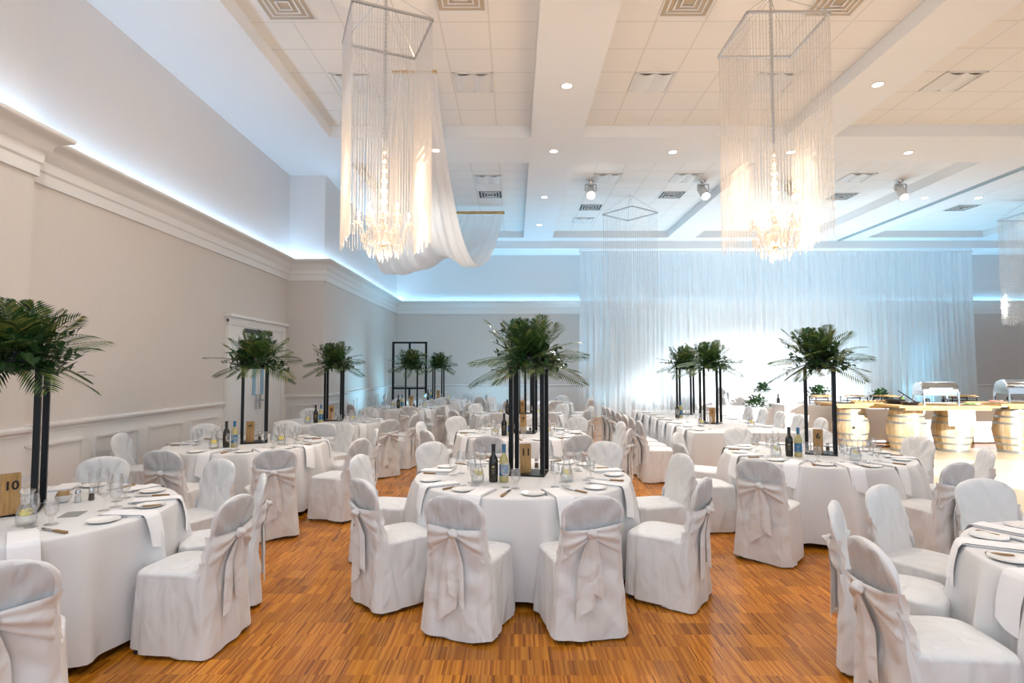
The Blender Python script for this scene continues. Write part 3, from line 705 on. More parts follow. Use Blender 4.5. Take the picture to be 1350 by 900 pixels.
def arrangement(seed):
    rr = random.Random(seed); f = MB(); lv = MB(); st = MB()
    nf = 28
    for i in range(nf):
        az = 2*pi*i/nf*5.0+rr.uniform(-.25, .25)
        k = i % 4
        el = radians([rr.uniform(5, 28), rr.uniform(32, 55), rr.uniform(-32, -5), rr.uniform(58, 85)][k])
        L_ = [rr.uniform(.38, .54), rr.uniform(.38, .50), rr.uniform(.34, .50), rr.uniform(.36, .46)][k]
        d = Vector((cos(az)*cos(el), sin(az)*cos(el), sin(el)))
        frond(f, Vector((cos(az)*.05, sin(az)*.05, .06)), d, L_, rr.uniform(.05, .28), rr)
    for i in range(84):
        az = rr.uniform(0, 2*pi); el = radians(rr.uniform(-12, 85)); ln = rr.uniform(.22, .40)
        d = Vector((cos(az)*cos(el), sin(az)*cos(el), sin(el))); b = Vector((0, 0, .05))
        pts = [b+d*ln*s-Vector((0, 0, .12*ln*s*s)) for s in (0, .25, .5, .75, 1)]
        st.tube(pts, .0022, 4)
        for j in range(9):
            s = .3+.7*j/8; p = b+d*ln*s-Vector((0, 0, .12*ln*s*s))
            q = Vector((rr.uniform(-1, 1), rr.uniform(-1, 1), rr.uniform(-.5, 1))).normalized()
            dd = (d*.6+q*.8).normalized(); nn = (Vector((0, 0, 1))+q*.6).normalized()
            leaf_quad(lv, p, dd, nn, rr.uniform(.055, .095), rr.uniform(.03, .048))
    fm = MB(); fm.lathe([(0, 0), (.10, 0), (.12, .02), (.11, .08), (.06, .13), (0, .14)], 16)
    return f.mesh('palm_fronds', M['palm'], False), lv.mesh('broad_leaves', M['leaf'], False), st.mesh('leaf_stems', M['stem']), fm.mesh('foam_base', M['pan'])
ARR = [arrangement(s) for s in (11, 12, 13)]
def text_obj(body, size, parent, loc, rot, m, name='number'):
    c = bpy.data.curves.new(name, 'FONT'); c.body = body; c.size = size; c.align_x = 'CENTER'; c.align_y = 'CENTER'; c.extrude = .0004; c.offset = .0022
    c.materials.append(m); tmp = bpy.data.objects.new('tmp', c); COL.objects.link(tmp)
    bpy.context.view_layer.update(); dg = bpy.context.evaluated_depsgraph_get()
    me = bpy.data.meshes.new_from_object(tmp.evaluated_get(dg)); bpy.data.objects.remove(tmp)
    o = link(name, me, parent, loc, rot=rot); return o
def stand(x, y, rz, where, i, num=None, off=(0, 0), numrz=0, z=TZ):
    t = thing('centrepiece_stand', 'tall black metal centrepiece stand on '+where, 'centrepiece stand', (x, y, z), rz, 'tall black centrepiece stands')
    link('base_plate', base_me, t); link('top_plate', top_me, t)
    for sx in (-1, 1):
        for sy in (-1, 1): link('post', post_me, t, (sx*SW/2, sy*SW/2, .006))
    a = thing('palm_arrangement', 'round palm and leaf arrangement on the stand of '+where, 'plant arrangement', (x, y, z+SH), rz+i*2.1, 'palm arrangements on stands')
    A = ARR[i % 3]; link('palm_fronds', A[0], a); link('broad_leaves', A[1], a); link('stems', A[2], a); link('foam_base', A[3], a)
    if num is not None:
        b = thing('table_number', 'wooden block numbered %s standing on %s' % (num, where) if num else 'wooden number block standing on '+where, 'table number', (x+off[0], y+off[1], z+.012), numrz, 'wooden table number blocks')
        link('block', blk, b)
        if num: text_obj(num, .085 if num != '10' else .075, b, (0, -.0215, .175), (pi/2, 0, 0), M['ink'])
# ------------------------------------------------------------------ dining tables
ORD = ['first', 'second', 'third', 'fourth', 'fifth', 'sixth', 'seventh']
TABLES = [
 # name, x, y, number, chairs[(angle, r)], stand rz, detail
 ('table 11', .07, 4.98, '11', [(17,1.18),(57,1.24),(101,1.2),(142,1.2),(-17,1.18),(-52,1.16),(-99,1.2),(-141,1.2)], -11, 3),
 ('table 10', -3.2, 3.7, '10', [(40,1.45),(85,1.2),(113,1.16),(152,1.14),(-163,1.16)], 30, 3),
 ('table 9', -3.25, 7.04, '9', [(-5,1.22),(33,1.42),(67,1.36),(106,1.22),(147,1.2),(-175,1.2),(-134,1.25),(-87,1.22)], 25, 3),
 ('table 8', -3.2, 10.0, '8', [(14,1.5),(47,1.46),(115,1.2),(168,1.2),(-147,1.15),(80,1.25)], 9, 2),
 ('table before the black frame', -2.48, 13.5, '', [(10,1.35),(36,1.42),(75,1.2),(115,1.2),(158,1.2),(-160,1.2),(-92,1.2),(-45,1.2)], 10, 1),
 ('table right of the black frame', -2.3, 16.9, '', [(15,1.2),(60,1.2),(100,1.2),(145,1.2),(-165,1.2),(-75,1.2),(-30,1.2)], 20, 1),
 ('table 7', .1, 8.15, '7', [(-16,1.2),(27,1.2),(64,1.25),(102,1.2),(142,1.2),(-54,1.2),(-100,1.2),(-138,1.3)], -10, 2),
 ('table 5', .1, 11.6, '5', [(-52,1.25),(-15,1.2),(20,1.2),(57,1.2),(100,1.2),(-98,1.2),(-140,1.2),(140,1.2)], 25, 1),
 ('table left of the sheer curtain', .65, 15.3, None, [(15,1.2),(60,1.2),(105,1.2),(150,1.2),(-165,1.2),(-120,1.2),(-75,1.2),(-30,1.2)], 0, 0),
 ('table 6', 3.22, 6.2, '6', [(-43,1.36),(-84,1.2),(-126,1.2),(20,1.15),(69,1.2),(108,1.2),(152,1.2),(-170,1.2)], -27, 3),
 ('front right table', 3.15, 2.62, None, [(-121,1.2),(-91,1.24),(-152,1.15),(173,1.2)], 0, 3),
]
def P2(x, y, a, r):
    a = radians(a); return x+r*sin(a), y-r*cos(a)
def short(s):
    w = s.split()
    while len(w) > 16: w = w[1:]
    return ' '.join(w)
def setting(i, nm, x, y, a, lab, detail, R0=.914, z=TZ, ctr=None):
    # one place setting: a is the angle of the seat round the table
    rr = random.Random(hash((round(x*10), round(y*10), round(a*3))) & 0xffff)
    ra = radians(a)
    def put(name, what, cat, da, r, me, rz=0, grp=None, zz=0):
        px, py = P2(x, y, a+da, r)
        return thing(name, short(what+' '+lab), cat, (px, py, z+zz), ra+radians(da)+rz, grp, me)
    put('side_plate', 'small white plate', 'plate', -12, .78+rr.uniform(-.02, .02), plate_me, rr.uniform(0, 3), 'white side plates')
    put('napkin', 'folded white napkin', 'napkin', 2+rr.uniform(-2, 2), R0, NAP[rr.randrange(3)], pi+rr.uniform(-.06, .06), 'white folded napkins')
    if detail >= 1:
        px, py = P2(x, y, a+14, .74)
        k = thing('table_knife', short('wood handled knife '+lab), 'knife', (px, py, z+.001), ra+radians(14)+rr.uniform(-.5, .25), 'wood handled knives')
        link('handle', kh, k); link('blade', kb, k)
        put('wine_glass', 'empty wine glass', 'glass', 9, .55+rr.uniform(-.02, .02), wine_me, 0, 'empty wine glasses')
    if detail >= 2:
        put('water_goblet', 'empty water goblet', 'glass', 18, .58+rr.uniform(-.02, .02), goblet_me, 0, 'water goblets')
        put('fork', 'steel fork', 'fork', -5, .73, fk, rr.uniform(-.1, .1), 'steel forks')
def bottles(nm, x, y, rz, zt=TZ, cx=0, cy=0):
    def at(dx, dy): return (x+dx*cos(rz)-dy*sin(rz), y+dx*sin(rz)+dy*cos(rz), zt)
    return at
def bottle_pair(nm, p1, p2, rz):
    for bm, p, lab, g in ((bm1, p1, 'dark red wine bottle with black label on '+nm, 'dark wine bottles'), (bm2, p2, 'white wine bottle with blue label on '+nm, 'white wine bottles')):
        t = thing('wine_bottle', lab, 'bottle', p, rz, g); link('bottle_glass', bm[0], t); link('capsule', bm[1], t); l = link('label', bm[2], t); link('print', bm[3], l)
def carafe(nm, p, side):
    t = thing('water_carafe', 'glass water carafe with lemon, %s one on %s' % (side, nm), 'carafe', p, 0, 'glass water carafes')
    w = link('water', car_w, t); link('lemon_slice', car_l, w, (.004, -.006, .078), rot=(.5, .25, 0)); link('carafe_glass', car_me, t)
def shakers(nm, p1, p2):
    for p, k in ((p1, 'salt'), (p2, 'pepper')):
        t = thing(k+'_shaker', 'steel capped glass %s shaker on %s' % (k, nm), 'shaker', p, 0, 'salt and pepper shakers'); link('glass', sh_b, t); link('filling', sh_f[k], t); link('cap', sh_c, t)
for ti, (nm, x, y, num, chairs, srz, det) in enumerate(TABLES):
    cl = thing('round_tablecloth', 'white floor length tablecloth draped over '+('the ' if 'table ' == nm[:6] and not nm[6:].isdigit() else ('the ' if nm.startswith('front') else ''))+nm, 'tablecloth', (x, y, 0), ti*1.3+.4, 'white round tablecloths', RCL[ti % 4])
    T = nm if nm[6:].isdigit() else 'the '+nm
    tb = thing('round_table', 'round banquet table under the cloth of '+T, 'table', (x, y, 0), 0, 'round banquet tables'); link('tabletop', tabtop, tb)
    for k in range(4): link('leg', tableg, tb, (.6*cos(pi/4+k*pi/2), .6*sin(pi/4+k*pi/2), 0))
    for side, sg in (('right', 1), ('left', -1)):
        lst = sorted([c for c in chairs if c[0]*sg > 0 and c[1] > 0], key=lambda c: abs(c[0]))
        for j, (a, r) in enumerate(lst):
            cx, cy = P2(x, y, a, r); jr = random.Random(ti*31+j*7+sg).uniform(-.07, .07)
            pos = '%s round its %s side from the front' % (ORD[j], side)
            lb_ = 'white covered chair at %s, %s' % (T, pos)
            if len(lb_.split()) > 16: lb_ = 'covered chair at %s, %s on its %s from front' % (T, ORD[j], side)
            chair(cx, cy, radians(a)+jr, lb_, group='white covered chairs')
            setting(j, nm, x, y, a if not (nm == 'table 11' and a < 0) else a-7, 'on %s before %s chair on its %s' % (T, ORD[j], side), det)
    if nm == 'table 6': setting(0, nm, x, y, -10, 'on table 6 at the chairless front place', det)
    if nm == 'table 10': setting(0, nm, x, y, -122, 'on table 10 at its far left place', det)
    if num is None: continue
    view = -atan2(x, y)
    at = bottles(nm, x, y, view)
    sx_, sy_, _ = at(.06, .08)
    if nm == 'table 10':
        stand(x-.02, y+.0, radians(srz), T, ti, num, (.075, -.10), view+.25)
        carafe(T, (x+.34, y-.31, TZ), 'only'); shakers(T, (x+.20, y+.27, TZ), (x+.25, y+.33, TZ))
        t = thing('sugar_bowl', 'white bowl of sugar packets on table 10', 'bowl', (x+.10, y+.27, TZ)); link('bowl', bowl_me, t); link('packets', packet_me, t)
        thing('menu_card', 'small grey card lying on table 10', 'card', (x+.42, y-.06, TZ), .3, 'small table cards', card_me)
    else:
        stand(sx_, sy_, radians(srz), T, ti, num, (-.035*cos(view), -.035*sin(view)-.02) if det > 1 else (0, -.01), view*.9+(.25 if nm == 'table 11' else 0))
        if det >= 1: bottle_pair(T, at(-.235, -.30), at(-.15, -.31), view)
        if det >= 1:
            carafe(T, at(-.36, -.33), 'left'); carafe(T, at(.36, -.27), 'right')
            shakers(T, at(.27, .22), at(.13, .36))
        if det >= 3: thing('menu_card', 'small grey card lying on '+T, 'card', at(.36, .12), .4, 'small table cards', card_me)

# long table
LX, LY0, LY1, LW = 3.33, 8.22, 12.6, 1.54
thing('long_tablecloth', 'white pleated cloth draped over long table 1', 'tablecloth', (LX, (LY0+LY1)/2, 0), 0, None, rect_cloth(LW, LY1-LY0, TZ, .04, 5, 'long_cloth'))
for j in range(7):
    chair(2.16, 8.62+j*.56, -pi/2+.04, 'white covered chair on the left of long table 1, %s from the front' % ORD[j], near=False, group='chairs along the long table')
for j in range(5):
    chair(4.55, 9.1+j*.70, pi/2, 'white covered chair on the right of long table 1, %s from the front' % ORD[j], near=False, group='chairs along the long table')
def long_setting(px, py, sd, lab):
    thing('side_plate', 'small white plate '+lab, 'plate', (px, py, TZ), 0, 'white side plates', plate_me)
    thing('napkin', 'folded white napkin '+lab, 'napkin', (LX+sd*LW/2, py+.14, TZ), -sd*pi/2, 'white folded napkins', NAP[1])
    k = thing('table_knife', 'wood handled knife '+lab, 'knife', (px, py+.24, TZ+.001), sd*pi/2, 'wood handled knives'); link('handle', kh, k); link('blade', kb, k)
    thing('wine_glass', 'empty wine glass '+lab, 'glass', (px-sd*.22, py+.18, TZ), 0, 'empty wine glasses', wine_me)
for j in range(7): long_setting(LX-LW/2+.16, 8.5+j*.56, -1, 'on long table 1 before %s chair on its left' % ORD[j])
for j in range(5): long_setting(LX+LW/2-.16, 8.98+j*.70, 1, 'on long table 1 before %s chair on its right' % ORD[j])
stand(3.28, 9.62, radians(-32), 'long table 1, front one', 0, '1', (.02, -.01), -.3)
stand(3.42, 11.5, radians(-28), 'long table 1, back one', 1)
bottle_pair('long table 1', (3.0, 10.6, TZ), (3.08, 10.66, TZ), 0)
carafe('long table 1', (3.72, 9.05, TZ), 'front'); carafe('long table 1', (2.95, 9.1, TZ), 'left')

chair(3.98, 4.72, radians(60), 'white covered chair, its top just visible behind the front right table', group='white covered chairs')

# head tables on the low stage
def bush(seed, n, rad, name):
    rr = random.Random(seed); lv = MB()
    for i in range(n):
        az = rr.uniform(0, 2*pi); el = radians(rr.uniform(-5, 80)); d = Vector((cos(az)*cos(el), sin(az)*cos(el)*.7, sin(el)*.75))
        p = d*rad*rr.uniform(.35, 1)+Vector((0, 0, .02)); q = Vector((rr.uniform(-1, 1), rr.uniform(-1, 1), rr.uniform(-.4, 1))).normalized()
        leaf_quad(lv, p, (d+q*.8), (Vector((0, 0, 1))+q*.7).normalized(), rr.uniform(.06, .10), rr.uniform(.035, .055))
    return lv.mesh(name, M['leaf'], False)
bushes = [bush(3, 240, .33, 'garland_a'), bush(4, 240, .33, 'garland_b')]
rs = MB(); rs.box((8.6, 17.4, .11), (7.4, 3.2, .22)); tag(link('stage_riser', rs.mesh('stage_riser', M['riser'], False)), 'low white draped stage before the sheer curtain', 'stage')
thing('head_tablecloth', 'bright white cloth over the lower head table', 'tablecloth', (5.75, 13.85, 0), 0, None, rect_cloth(2.3, .8, .75, .03, 8, 'head_cloth_low'))
thing('head_tablecloth', 'white cloth over the raised head table on the stage', 'tablecloth', (7.6, 16.9, .22), 0, None, rect_cloth(2.9, .8, .75, .02, 9, 'head_cloth_high'))
thing('leafy_garland', 'bright leafy garland on the lower head table', 'greenery', (5.72, 13.62, .75), .2, 'leafy table garlands', bushes[0])
thing('leafy_garland', 'dark leafy garland on the raised head table', 'greenery', (7.2, 16.7, .97), 1.0, 'leafy table garlands', bushes[1])
t = thing('wine_bottle', 'dark wine bottle on the lower head table', 'bottle', (6.28, 13.7, .75), 0, 'dark wine bottles')
link('bottle_glass', bm1[0], t); link('capsule', bm1[1], t); link('label', bm1[2], t)
chair(6.25, 16.75, radians(-70), 'white covered chair at the left end of the raised head table', z=.22, group='head table chairs')
chair(7.5, 17.75, radians(180), 'white covered chair behind the raised head table, left of two', z=.22, group='head table chairs')
chair(8.4, 17.75, radians(180), 'white covered chair behind the raised head table, right of two', z=.22, group='head table chairs')
chair(5.0, 14.85, radians(180), 'white covered chair behind the lower head table', group='head table chairs')

# tall black frame in the corner
t = thing('black_backdrop_frame', 'tall black rectangular frame standing in the far left corner', 'frame', (-3.38, 18.5, 0))
W, H_, Z0 = 1.06, 2.52, .0
for sx in (-1, 1):
    b = MB(); b.box((sx*W/2, 0, H_/2), (.07, .05, H_)); link('upright', b.mesh('frame_upright', M['black'], False), t)
    b = MB(); b.box((sx*W/2, 0, .02), (.09, .7, .04)); link('foot', b.mesh('frame_foot', M['black'], False), t)
for z in (H_-.03, 1.02):
    b = MB(); b.box((0, 0, z), (W-.07, .05, .06)); link('crossbar', b.mesh('frame_bar', M['black'], False), t)
for z0, z1 in ((2.1, H_-.06), (.5, .99)):
    b = MB(); b.box((0, 0, (z0+z1)/2), (.06, .05, z1-z0)); link('stub_bar', b.mesh('frame_stub', M['black'], False), t)
b = MB(); b.box((.12, 0, 2.08), (.75, .04, .05)); b.box((0, 0, .5), (W-.07, .04, .05)); link('inner_bar', b.mesh('frame_inner', M['black'], False), t)

# ------------------------------------------------------------------ buffet
BUF = thing('buffet_cloth', 'white cloth over the long buffet table behind the barrels', 'tablecloth', (9.2, 13.3, 0), 0, None, rect_cloth(6.3, .8, .84, .02, 12, 'buffet_cloth'))
bp = [(.265, 0), (.29, .12), (.325, .27), (.35, .43), (.325, .59), (.29, .74), (.265, .86)]
def prof_at(z):
    for (r0, z0), (r1, z1) in zip(bp, bp[1:]):
        if z <= z1: return r0+(r1-r0)*(z-z0)/(z1-z0)
bb = MB(); bb.lathe([(prof_at(i*.86/24)-(.0 if 0 < i < 24 else .003), i*.86/24) for i in range(25)], 48); barrel_me = bb.mesh('barrel_staves', M['barrel'])
bh = MB(); bh.lathe([(.25, .835), (0, .835)], 32); bh.lathe([(.25, .02), (0, .02)], 32); head_me = bh.mesh('barrel_head', M['barrelhead'])
hoops = []
for z0, z1 in ((.0, .05), (.14, .18), (.27, .31), (.55, .59), (.68, .72), (.81, .86)):
    h = MB(); h.lathe([(prof_at(z0)+.001, z0), (prof_at(z0)+.005, z0+.002), (prof_at(z1)+.005, z1-.002), (prof_at(z1)+.001, z1)], 40); hoops.append(h.mesh('barrel_hoop', M['hoop']))
bung = MB(); bung.ball((0, 0, 0), .028, 10, 6, 0, (1, .4, 1)); bung = bung.mesh('bung', M['ink'])
for i, (x, y, lab) in enumerate([(7.1, 12.2, 'oak wine barrel leftmost under the buffet planks, with a bung hole'), (7.87, 11.6, 'oak wine barrel second from the left under the buffet'), (8.8, 11.62, 'oak wine barrel behind the white paper sign'), (9.9, 11.45, 'oak wine barrel at the right edge under the buffet')]):
    t = thing('wine_barrel', lab, 'barrel', (x, y, 0), i*1.1, 'oak wine barrels'); t.location.z = .016; link('staves', barrel_me, t); link('head', head_me, t)
    for h in hoops: link('hoop', h, t)
    if i == 0: link('bung', bung, t, (-.10*cos(-0)-.02, -.335, .43))
def counter(x0, x1, y0, y1, z, lab, sk):
    b = MB(); n = 5
    t = thing('plank_counter', lab, 'counter', ((x0+x1)/2, (y0+y1)/2, z), sk, 'plank buffet counters'); w = x1-x0; d = y1-y0
    b.box((0, 0, -.02), (w, d, .04)); link('planks', b.mesh('counter_planks', M['plank'], False), t)
    for yy in (-d/2+.06, d/2-.06):
        b = MB(); b.box((0, yy, -.065), (w*.86, .05, .05)); link('batten', b.mesh('counter_batten', M['plank'], False), t)
counter(6.55, 7.95, 11.75, 12.6, .94, 'wooden plank counter on the leftmost barrel', -.06)
counter(7.35, 9.22, 10.95, 11.95, .95, 'wooden plank counter on the middle two barrels', -.03)
counter(9.30, 12.0, 11.05, 12.0, .98, 'wooden plank counter on the rightmost barrel', .02)
# paper sign hung from the middle counter
sg = thing('paper_sign', 'white paper sign with grey emblem hung from the buffet counter', 'sign', (8.45, 10.90, .73), -.03)
b = MB(); b.box((0, 0, 0), (.50, .006, .30)); link('sheet', b.mesh('sign_sheet', M['paper'], False), sg)
b = MB()
for k in range(14):
    a = 2*pi*k/14; leaf_quad(b, Vector((.032*cos(a), -.005, .035+.032*sin(a))), Vector((-sin(a)*.9+cos(a)*.6, 0, cos(a)*.9+sin(a)*.6)), Vector((0, -1, 0)), .026, .014, 0, 0)
b.lathe([(.022, -.0045), (.016, -.0045)], 20, (0, 0, 0)); o_ = len(b.v)
b.v = [(v[0], -.0045, v[2]) if i < 14*8 else (v[0], -.0045, .035+v[1]) for i, v in enumerate(b.v)]
x = -.19
rr = random.Random(2)
while x < .19:
    w = rr.uniform(.012, .045); b.quad((x, -.0045, -.083), (min(x+w, .2), -.0045, -.083), (min(x+w, .2), -.0045, -.074), (x, -.0045, -.074)); x += w+.010
link('print', b.mesh('sign_print', M['greyink'], False), sg)
def chafer(x, y, z, rz, lab):
    t = thing('chafing_dish', lab, 'chafing dish', (x, y, z), rz, 'chrome roll top chafing dishes'); w, d = .64, .40
    b = MB(); b.lathe([(.205, -w/2+.02), (.205, w/2-.02)], 20, (0, 0, .26), 0, 'x', 0, pi); b.lathe([(.205, w/2-.02), (.19, w/2), (.001, w/2)], 20, (0, 0, .26), 0, 'x', 0, pi); b.lathe([(.001, -w/2), (.19, -w/2), (.205, -w/2+.02)], 20, (0, 0, .26), 0, 'x', 0, pi)
    lid = link('roll_lid', b.mesh('chafer_lid', M['chrome']), t)
    b = MB(); b.bar((-.2, -.21, .33), (.2, -.21, .33), .02); b.bar((-.2, -.21, .33), (-.2, -.18, .34), .016); b.bar((.2, -.21, .33), (.2, -.18, .34), .016); link('handle', b.mesh('chafer_handle', M['chrome'], False), lid)
    b = MB(); b.box((0, 0, .22), (w, d, .07)); b.box((0, 0, .252), (w+.03, d+.03, .012)); link('water_pan', b.mesh('chafer_pan', M['chrome'], False), t)
    for sx in (-1, 1):
        for sy in (-1, 1):
            b = MB(); b.bar((sx*(w/2-.02), sy*(d/2), 0), (sx*(w/2-.02), sy*(d/2), .25), .028); link('leg', b.mesh('chafer_leg', M['chrome'], False), t)
    b = MB(); b.box((0, 0, .05), (w-.06, d-.06, .008)); link('shelf', b.mesh('chafer_shelf', M['steel'], False), t)
    for sx in (-1, 1):
        b = MB(); b.lathe([(0, .055), (.05, .055), (.05, .11), (.03, .12), (0, .12)], 16, (sx*.16, 0, 0)); link('fuel_can', b.mesh('fuel_can', M['pan']), t)
chafer(8.32, 11.38, .95, -.18, 'chrome roll top chafing dish above the paper sign')
chafer(10.05, 11.5, .98, -.12, 'chrome roll top chafing dish at the right edge')
def bowlthing(nm, lab, cat, x, y, z, prof, m, food=None, fr=0, g=None):
    t = thing(nm, lab, cat, (x, y, z), 0, g); b = MB(); b.lathe(prof, 28); link('dish', b.mesh(nm+'_dish', M[m]), t)
    if food:
        b = MB(); r2 = random.Random(int(x*100))
        for k in range(26):
            a, q = r2.uniform(0, 6.28), fr*sqrt(r2.random()); b.ball((q*cos(a), q*sin(a), .022+r2.uniform(0, .02)), r2.uniform(.02, .035), 7, 5, 0, (1, 1, .6))
        link('food', b.mesh(nm+'_food', M[food]), t)
    return t
PL = [(0, .006), (.10, .006), (.16, .02), (.155, .022), (.1, .010), (0, .010)]
bowlthing('food_platter', 'round platter of salad right of the first chafing dish', 'platter', 8.86, 11.2, .95, PL, 'china', 'foodgreen', .1, 'buffet platters')
bowlthing('food_platter', 'round platter of cold cuts at the counter corner', 'platter', 9.1, 11.25+.2, .95, PL, 'china', 'foodtan', .1, 'buffet platters')
bowlthing('food_platter', 'round platter of sliced meat left of the second chafing dish', 'platter', 9.5, 11.35, .98, PL, 'china', 'foodred', .11, 'buffet platters')
pt = bowlthing('frying_pan', 'black pan with upright handle left of the chafing dish', 'pan', 7.72, 11.25, .95, [(0, .004), (.12, .004), (.16, .06), (.165, .065), (.158, .063), (.115, .012), (0, .012)], 'pan', 'china', .07)
b = MB(); b.tube([(.14, .05, .06), (.02, .2, .2), (-.06, .25, .27)], .012, 8); link('handle', b.mesh('pan_handle', M['pan']), pt)
pt = bowlthing('frying_pan', 'black pan at the back beside the leafy buffet garland', 'pan', 7.72, 11.68, .95, [(0, .004), (.14, .004), (.18, .08), (.185, .085), (.178, .083), (.135, .012), (0, .012)], 'pan')
b = MB(); b.tube([(.0, -.0, .01), (.1, -.02, .12), (.16, -.03, .2)], .01, 8); link('ladle', b.mesh('pan_ladle', M['pan']), pt)
b = MB(); b.box((0, 0, .012), (.86, .34, .024)); thing('serving_board', 'long wooden board of pastries on the left plank counter', 'board', (7.42, 11.95, .94), -.06, None, b.mesh('serving_board', M['plank'], False))
pastry = MB(); pastry.ball((0, 0, .022), .036, 10, 6, 0, (1.1, .75, .62)); pastry = pastry.mesh('pastry', M['foodtan'])
for r_ in range(2):
    for k in range(9):
        thing('pastry', 'golden pastry on the serving board, %s in the %s row' % (['first', 'second', 'third', 'fourth', 'fifth', 'sixth', 'seventh', 'eighth', 'ninth'][k], ['front', 'back'][r_]), 'pastry', (7.06+k*.09, 11.90+r_*.12-.0054*k, .964), k*.4, 'golden pastries on the board', pastry)
def crate(x, y, z, w, lab, top):
    t = thing('display_riser', lab, 'riser', (x, y, z), 0, 'black display risers'); b = MB()
    for sx in (-1, 1):
        for sy in (-1, 1): b.bar((sx*w/2, sy*.14, 0), (sx*w/2, sy*.14, .18), .018)
        b.bar((sx*w/2, -.14, .09), (sx*w/2, .14, .09), .012)
    for zz in (.03, .09, .15): b.bar((-w/2, -.14, zz), (w/2, -.14, zz), .014); b.bar((-w/2, .14, zz), (w/2, .14, zz), .014)
    link('wire_frame', b.mesh('riser_frame', M['pan'], False), t)
    b = MB(); b.box((0, 0, .188), (w+.06, .34, .016)); link('shelf_top', b.mesh('riser_top', M[top], False), t)
    b = MB(); r2 = random.Random(int(x*50))
    for k in range(18): b.ball((r2.uniform(-w/2, w/2), r2.uniform(-.12, .12), .205), .03, 7, 5, 0, (1.2, .9, .5))
    link('food', b.mesh('riser_food', M['foodtan']), t)
crate(7.0, 13.1, .84, .42, 'black wire riser on the buffet, leftmost beyond the stand of table 6', 'plank')
crate(7.75, 13.15, .84, .45, 'black wire riser on the buffet, second from left', 'china')
crate(8.5, 13.15, .84, .42, 'black wire riser behind the pastry board', 'plank')
crate(10.2, 13.2, .84, .55, 'black wire riser with food between the chafing dishes', 'plank')
bowlthing('food_platter', 'white tray on the left plank counter', 'platter', 6.86, 12.0, .94, PL, 'steel', None, 0, 'buffet platters')
bowlthing('food_platter', 'white tray at the far left of the buffet table', 'platter', 7.35, 13.0, .84, PL, 'china', 'foodtan', .1, 'buffet platters')
thing('leafy_garland', 'leafy garland on the buffet left of the black pan', 'greenery', (8.55, 13.45, .90), .5, 'leafy table garlands', bushes[0])
thing('leafy_garland', 'leafy garland on the buffet behind the stand of table 6', 'greenery', (7.15, 13.5, .97), 2.2, 'leafy table garlands', bushes[1])
for i, (x, y) in enumerate(((8.86, 13.15), (8.95, 13.3))):
    t = thing('dressing_bottle', ['small green dressing bottle left of the pan', 'small blue dressing bottle left of the pan'][i], 'bottle', (x, y, .84), 0, 'dressing bottles'); b = MB(); b.lathe([(0, 0), (.035, 0), (.036, .13), (.015, .18), (.015, .2), (0, .2)], 14); link('body', b.mesh('dressing_body', M[['foodgreen', 'bluelabel'][i]]), t)
    b = MB(); b.lathe([(.017, .19), (.018, .225), (0, .226)], 12); link('cap', b.mesh('dressing_cap', M['china']), t)

b = MB(); b.tube([(7.25, 12.75, .012), (7.5, 12.5, .012), (7.9, 12.3, .012), (8.3, 12.35, .024), (8.5, 11.95, .024), (8.65, 11.6, .024), (8.95, 12.4, .012), (9.3, 12.7, .012)], .012, 6)
thing('power_cable', 'black power cable lying on the floor behind the barrels', 'cable', (0, 0, 0), 0, None, b.mesh('power_cable', M['pan']))
# ------------------------------------------------------------------ curtain
CX0, CX1, CY = 2.23, 15.5, 19.3
rr = random.Random(21); g = []; n = 1100; ph = [rr.uniform(0, 6) for _ in range(6)]
def cf(x): return .060*sin(2*pi*x/.17+ph[0]+1.5*sin(x*1.7+ph[1]))+.045*sin(2*pi*x/.29+ph[2]+1.2*sin(x*2.3))+.018*sin(2*pi*x/.105+ph[3])+.03*sin(2*pi*x/1.3+ph[4])
rows_ = []
for z in (5.60, 5.56, 5.3, 4.2, 2.8, 1.4, .5, .015):
    t = 1-z/5.6; rows_.append([(CX0+(CX1-CX0)*k/n+(-.06*t if k == 0 else 0), CY+cf(CX0+(CX1-CX0)*k/n)*(.45+.55*t)+.02*sin(5*k/n*6+z), z) for k in range(n+1)])
g = MB(); g.grid(rows_)
ct = thing('sheer_curtain', 'tall white sheer curtain hanging across the back wall', 'curtain', (0, 0, 0)); link('drape', g.mesh('curtain_drape', M['curtain'], True, 180), ct)
b = MB(); b.tube([(CX0-.05, CY+.03, 5.62), (CX1+.05, CY+.03, 5.62)], .025, 10)
for x in (CX0, 6.6, 11, CX1): b.tube([(x, CY+.03, 5.62), (x, CY+.03, ZL+.004)], .012, 8)
link('curtain_rod', b.mesh('curtain_rod', M['trim']), ct)

# swag of sheer cloth from the near coffer to the far one
def swag():
    g = []; ns, nv = 60, 48
    for i in range(ns+1):
        u = i/ns; y = lerp(8.5, 15.8, u)
        z = lerp(6.16, 5.93, u)-2.10*(1-(2*u-1)**2)**.9
        s = sin(pi*u)
        xl = lerp(-1.84, -1.84, u)-1.0*s; xr = lerp(-1.19, -.31, u)-.12*s
        row = []
        for k in range(nv+1):
            v = k/nv; dz = (.05*sin(v*2*pi*9+1)+.035*sin(v*2*pi*4.3))*(.5+.8*s)
            fall = s*s*(-.2*(1-v)**1.6+.34*math.exp(-((v-.60)/.17)**2)-.05)
            row.append((lerp(xl, xr, v), y+dz*(1 if abs(u-.5) > .2 else .4), min(6.17, z+fall+dz*.5*s)))
        g.append(row)
    b = MB(); b.grid(g); return b.mesh('swag_cloth', M['swag'], True, 180)
sw = thing('ceiling_swag', 'sheer white cloth swag looping down from the ceiling', 'drape', (0, 0, 0)); link('cloth', swag(), sw)
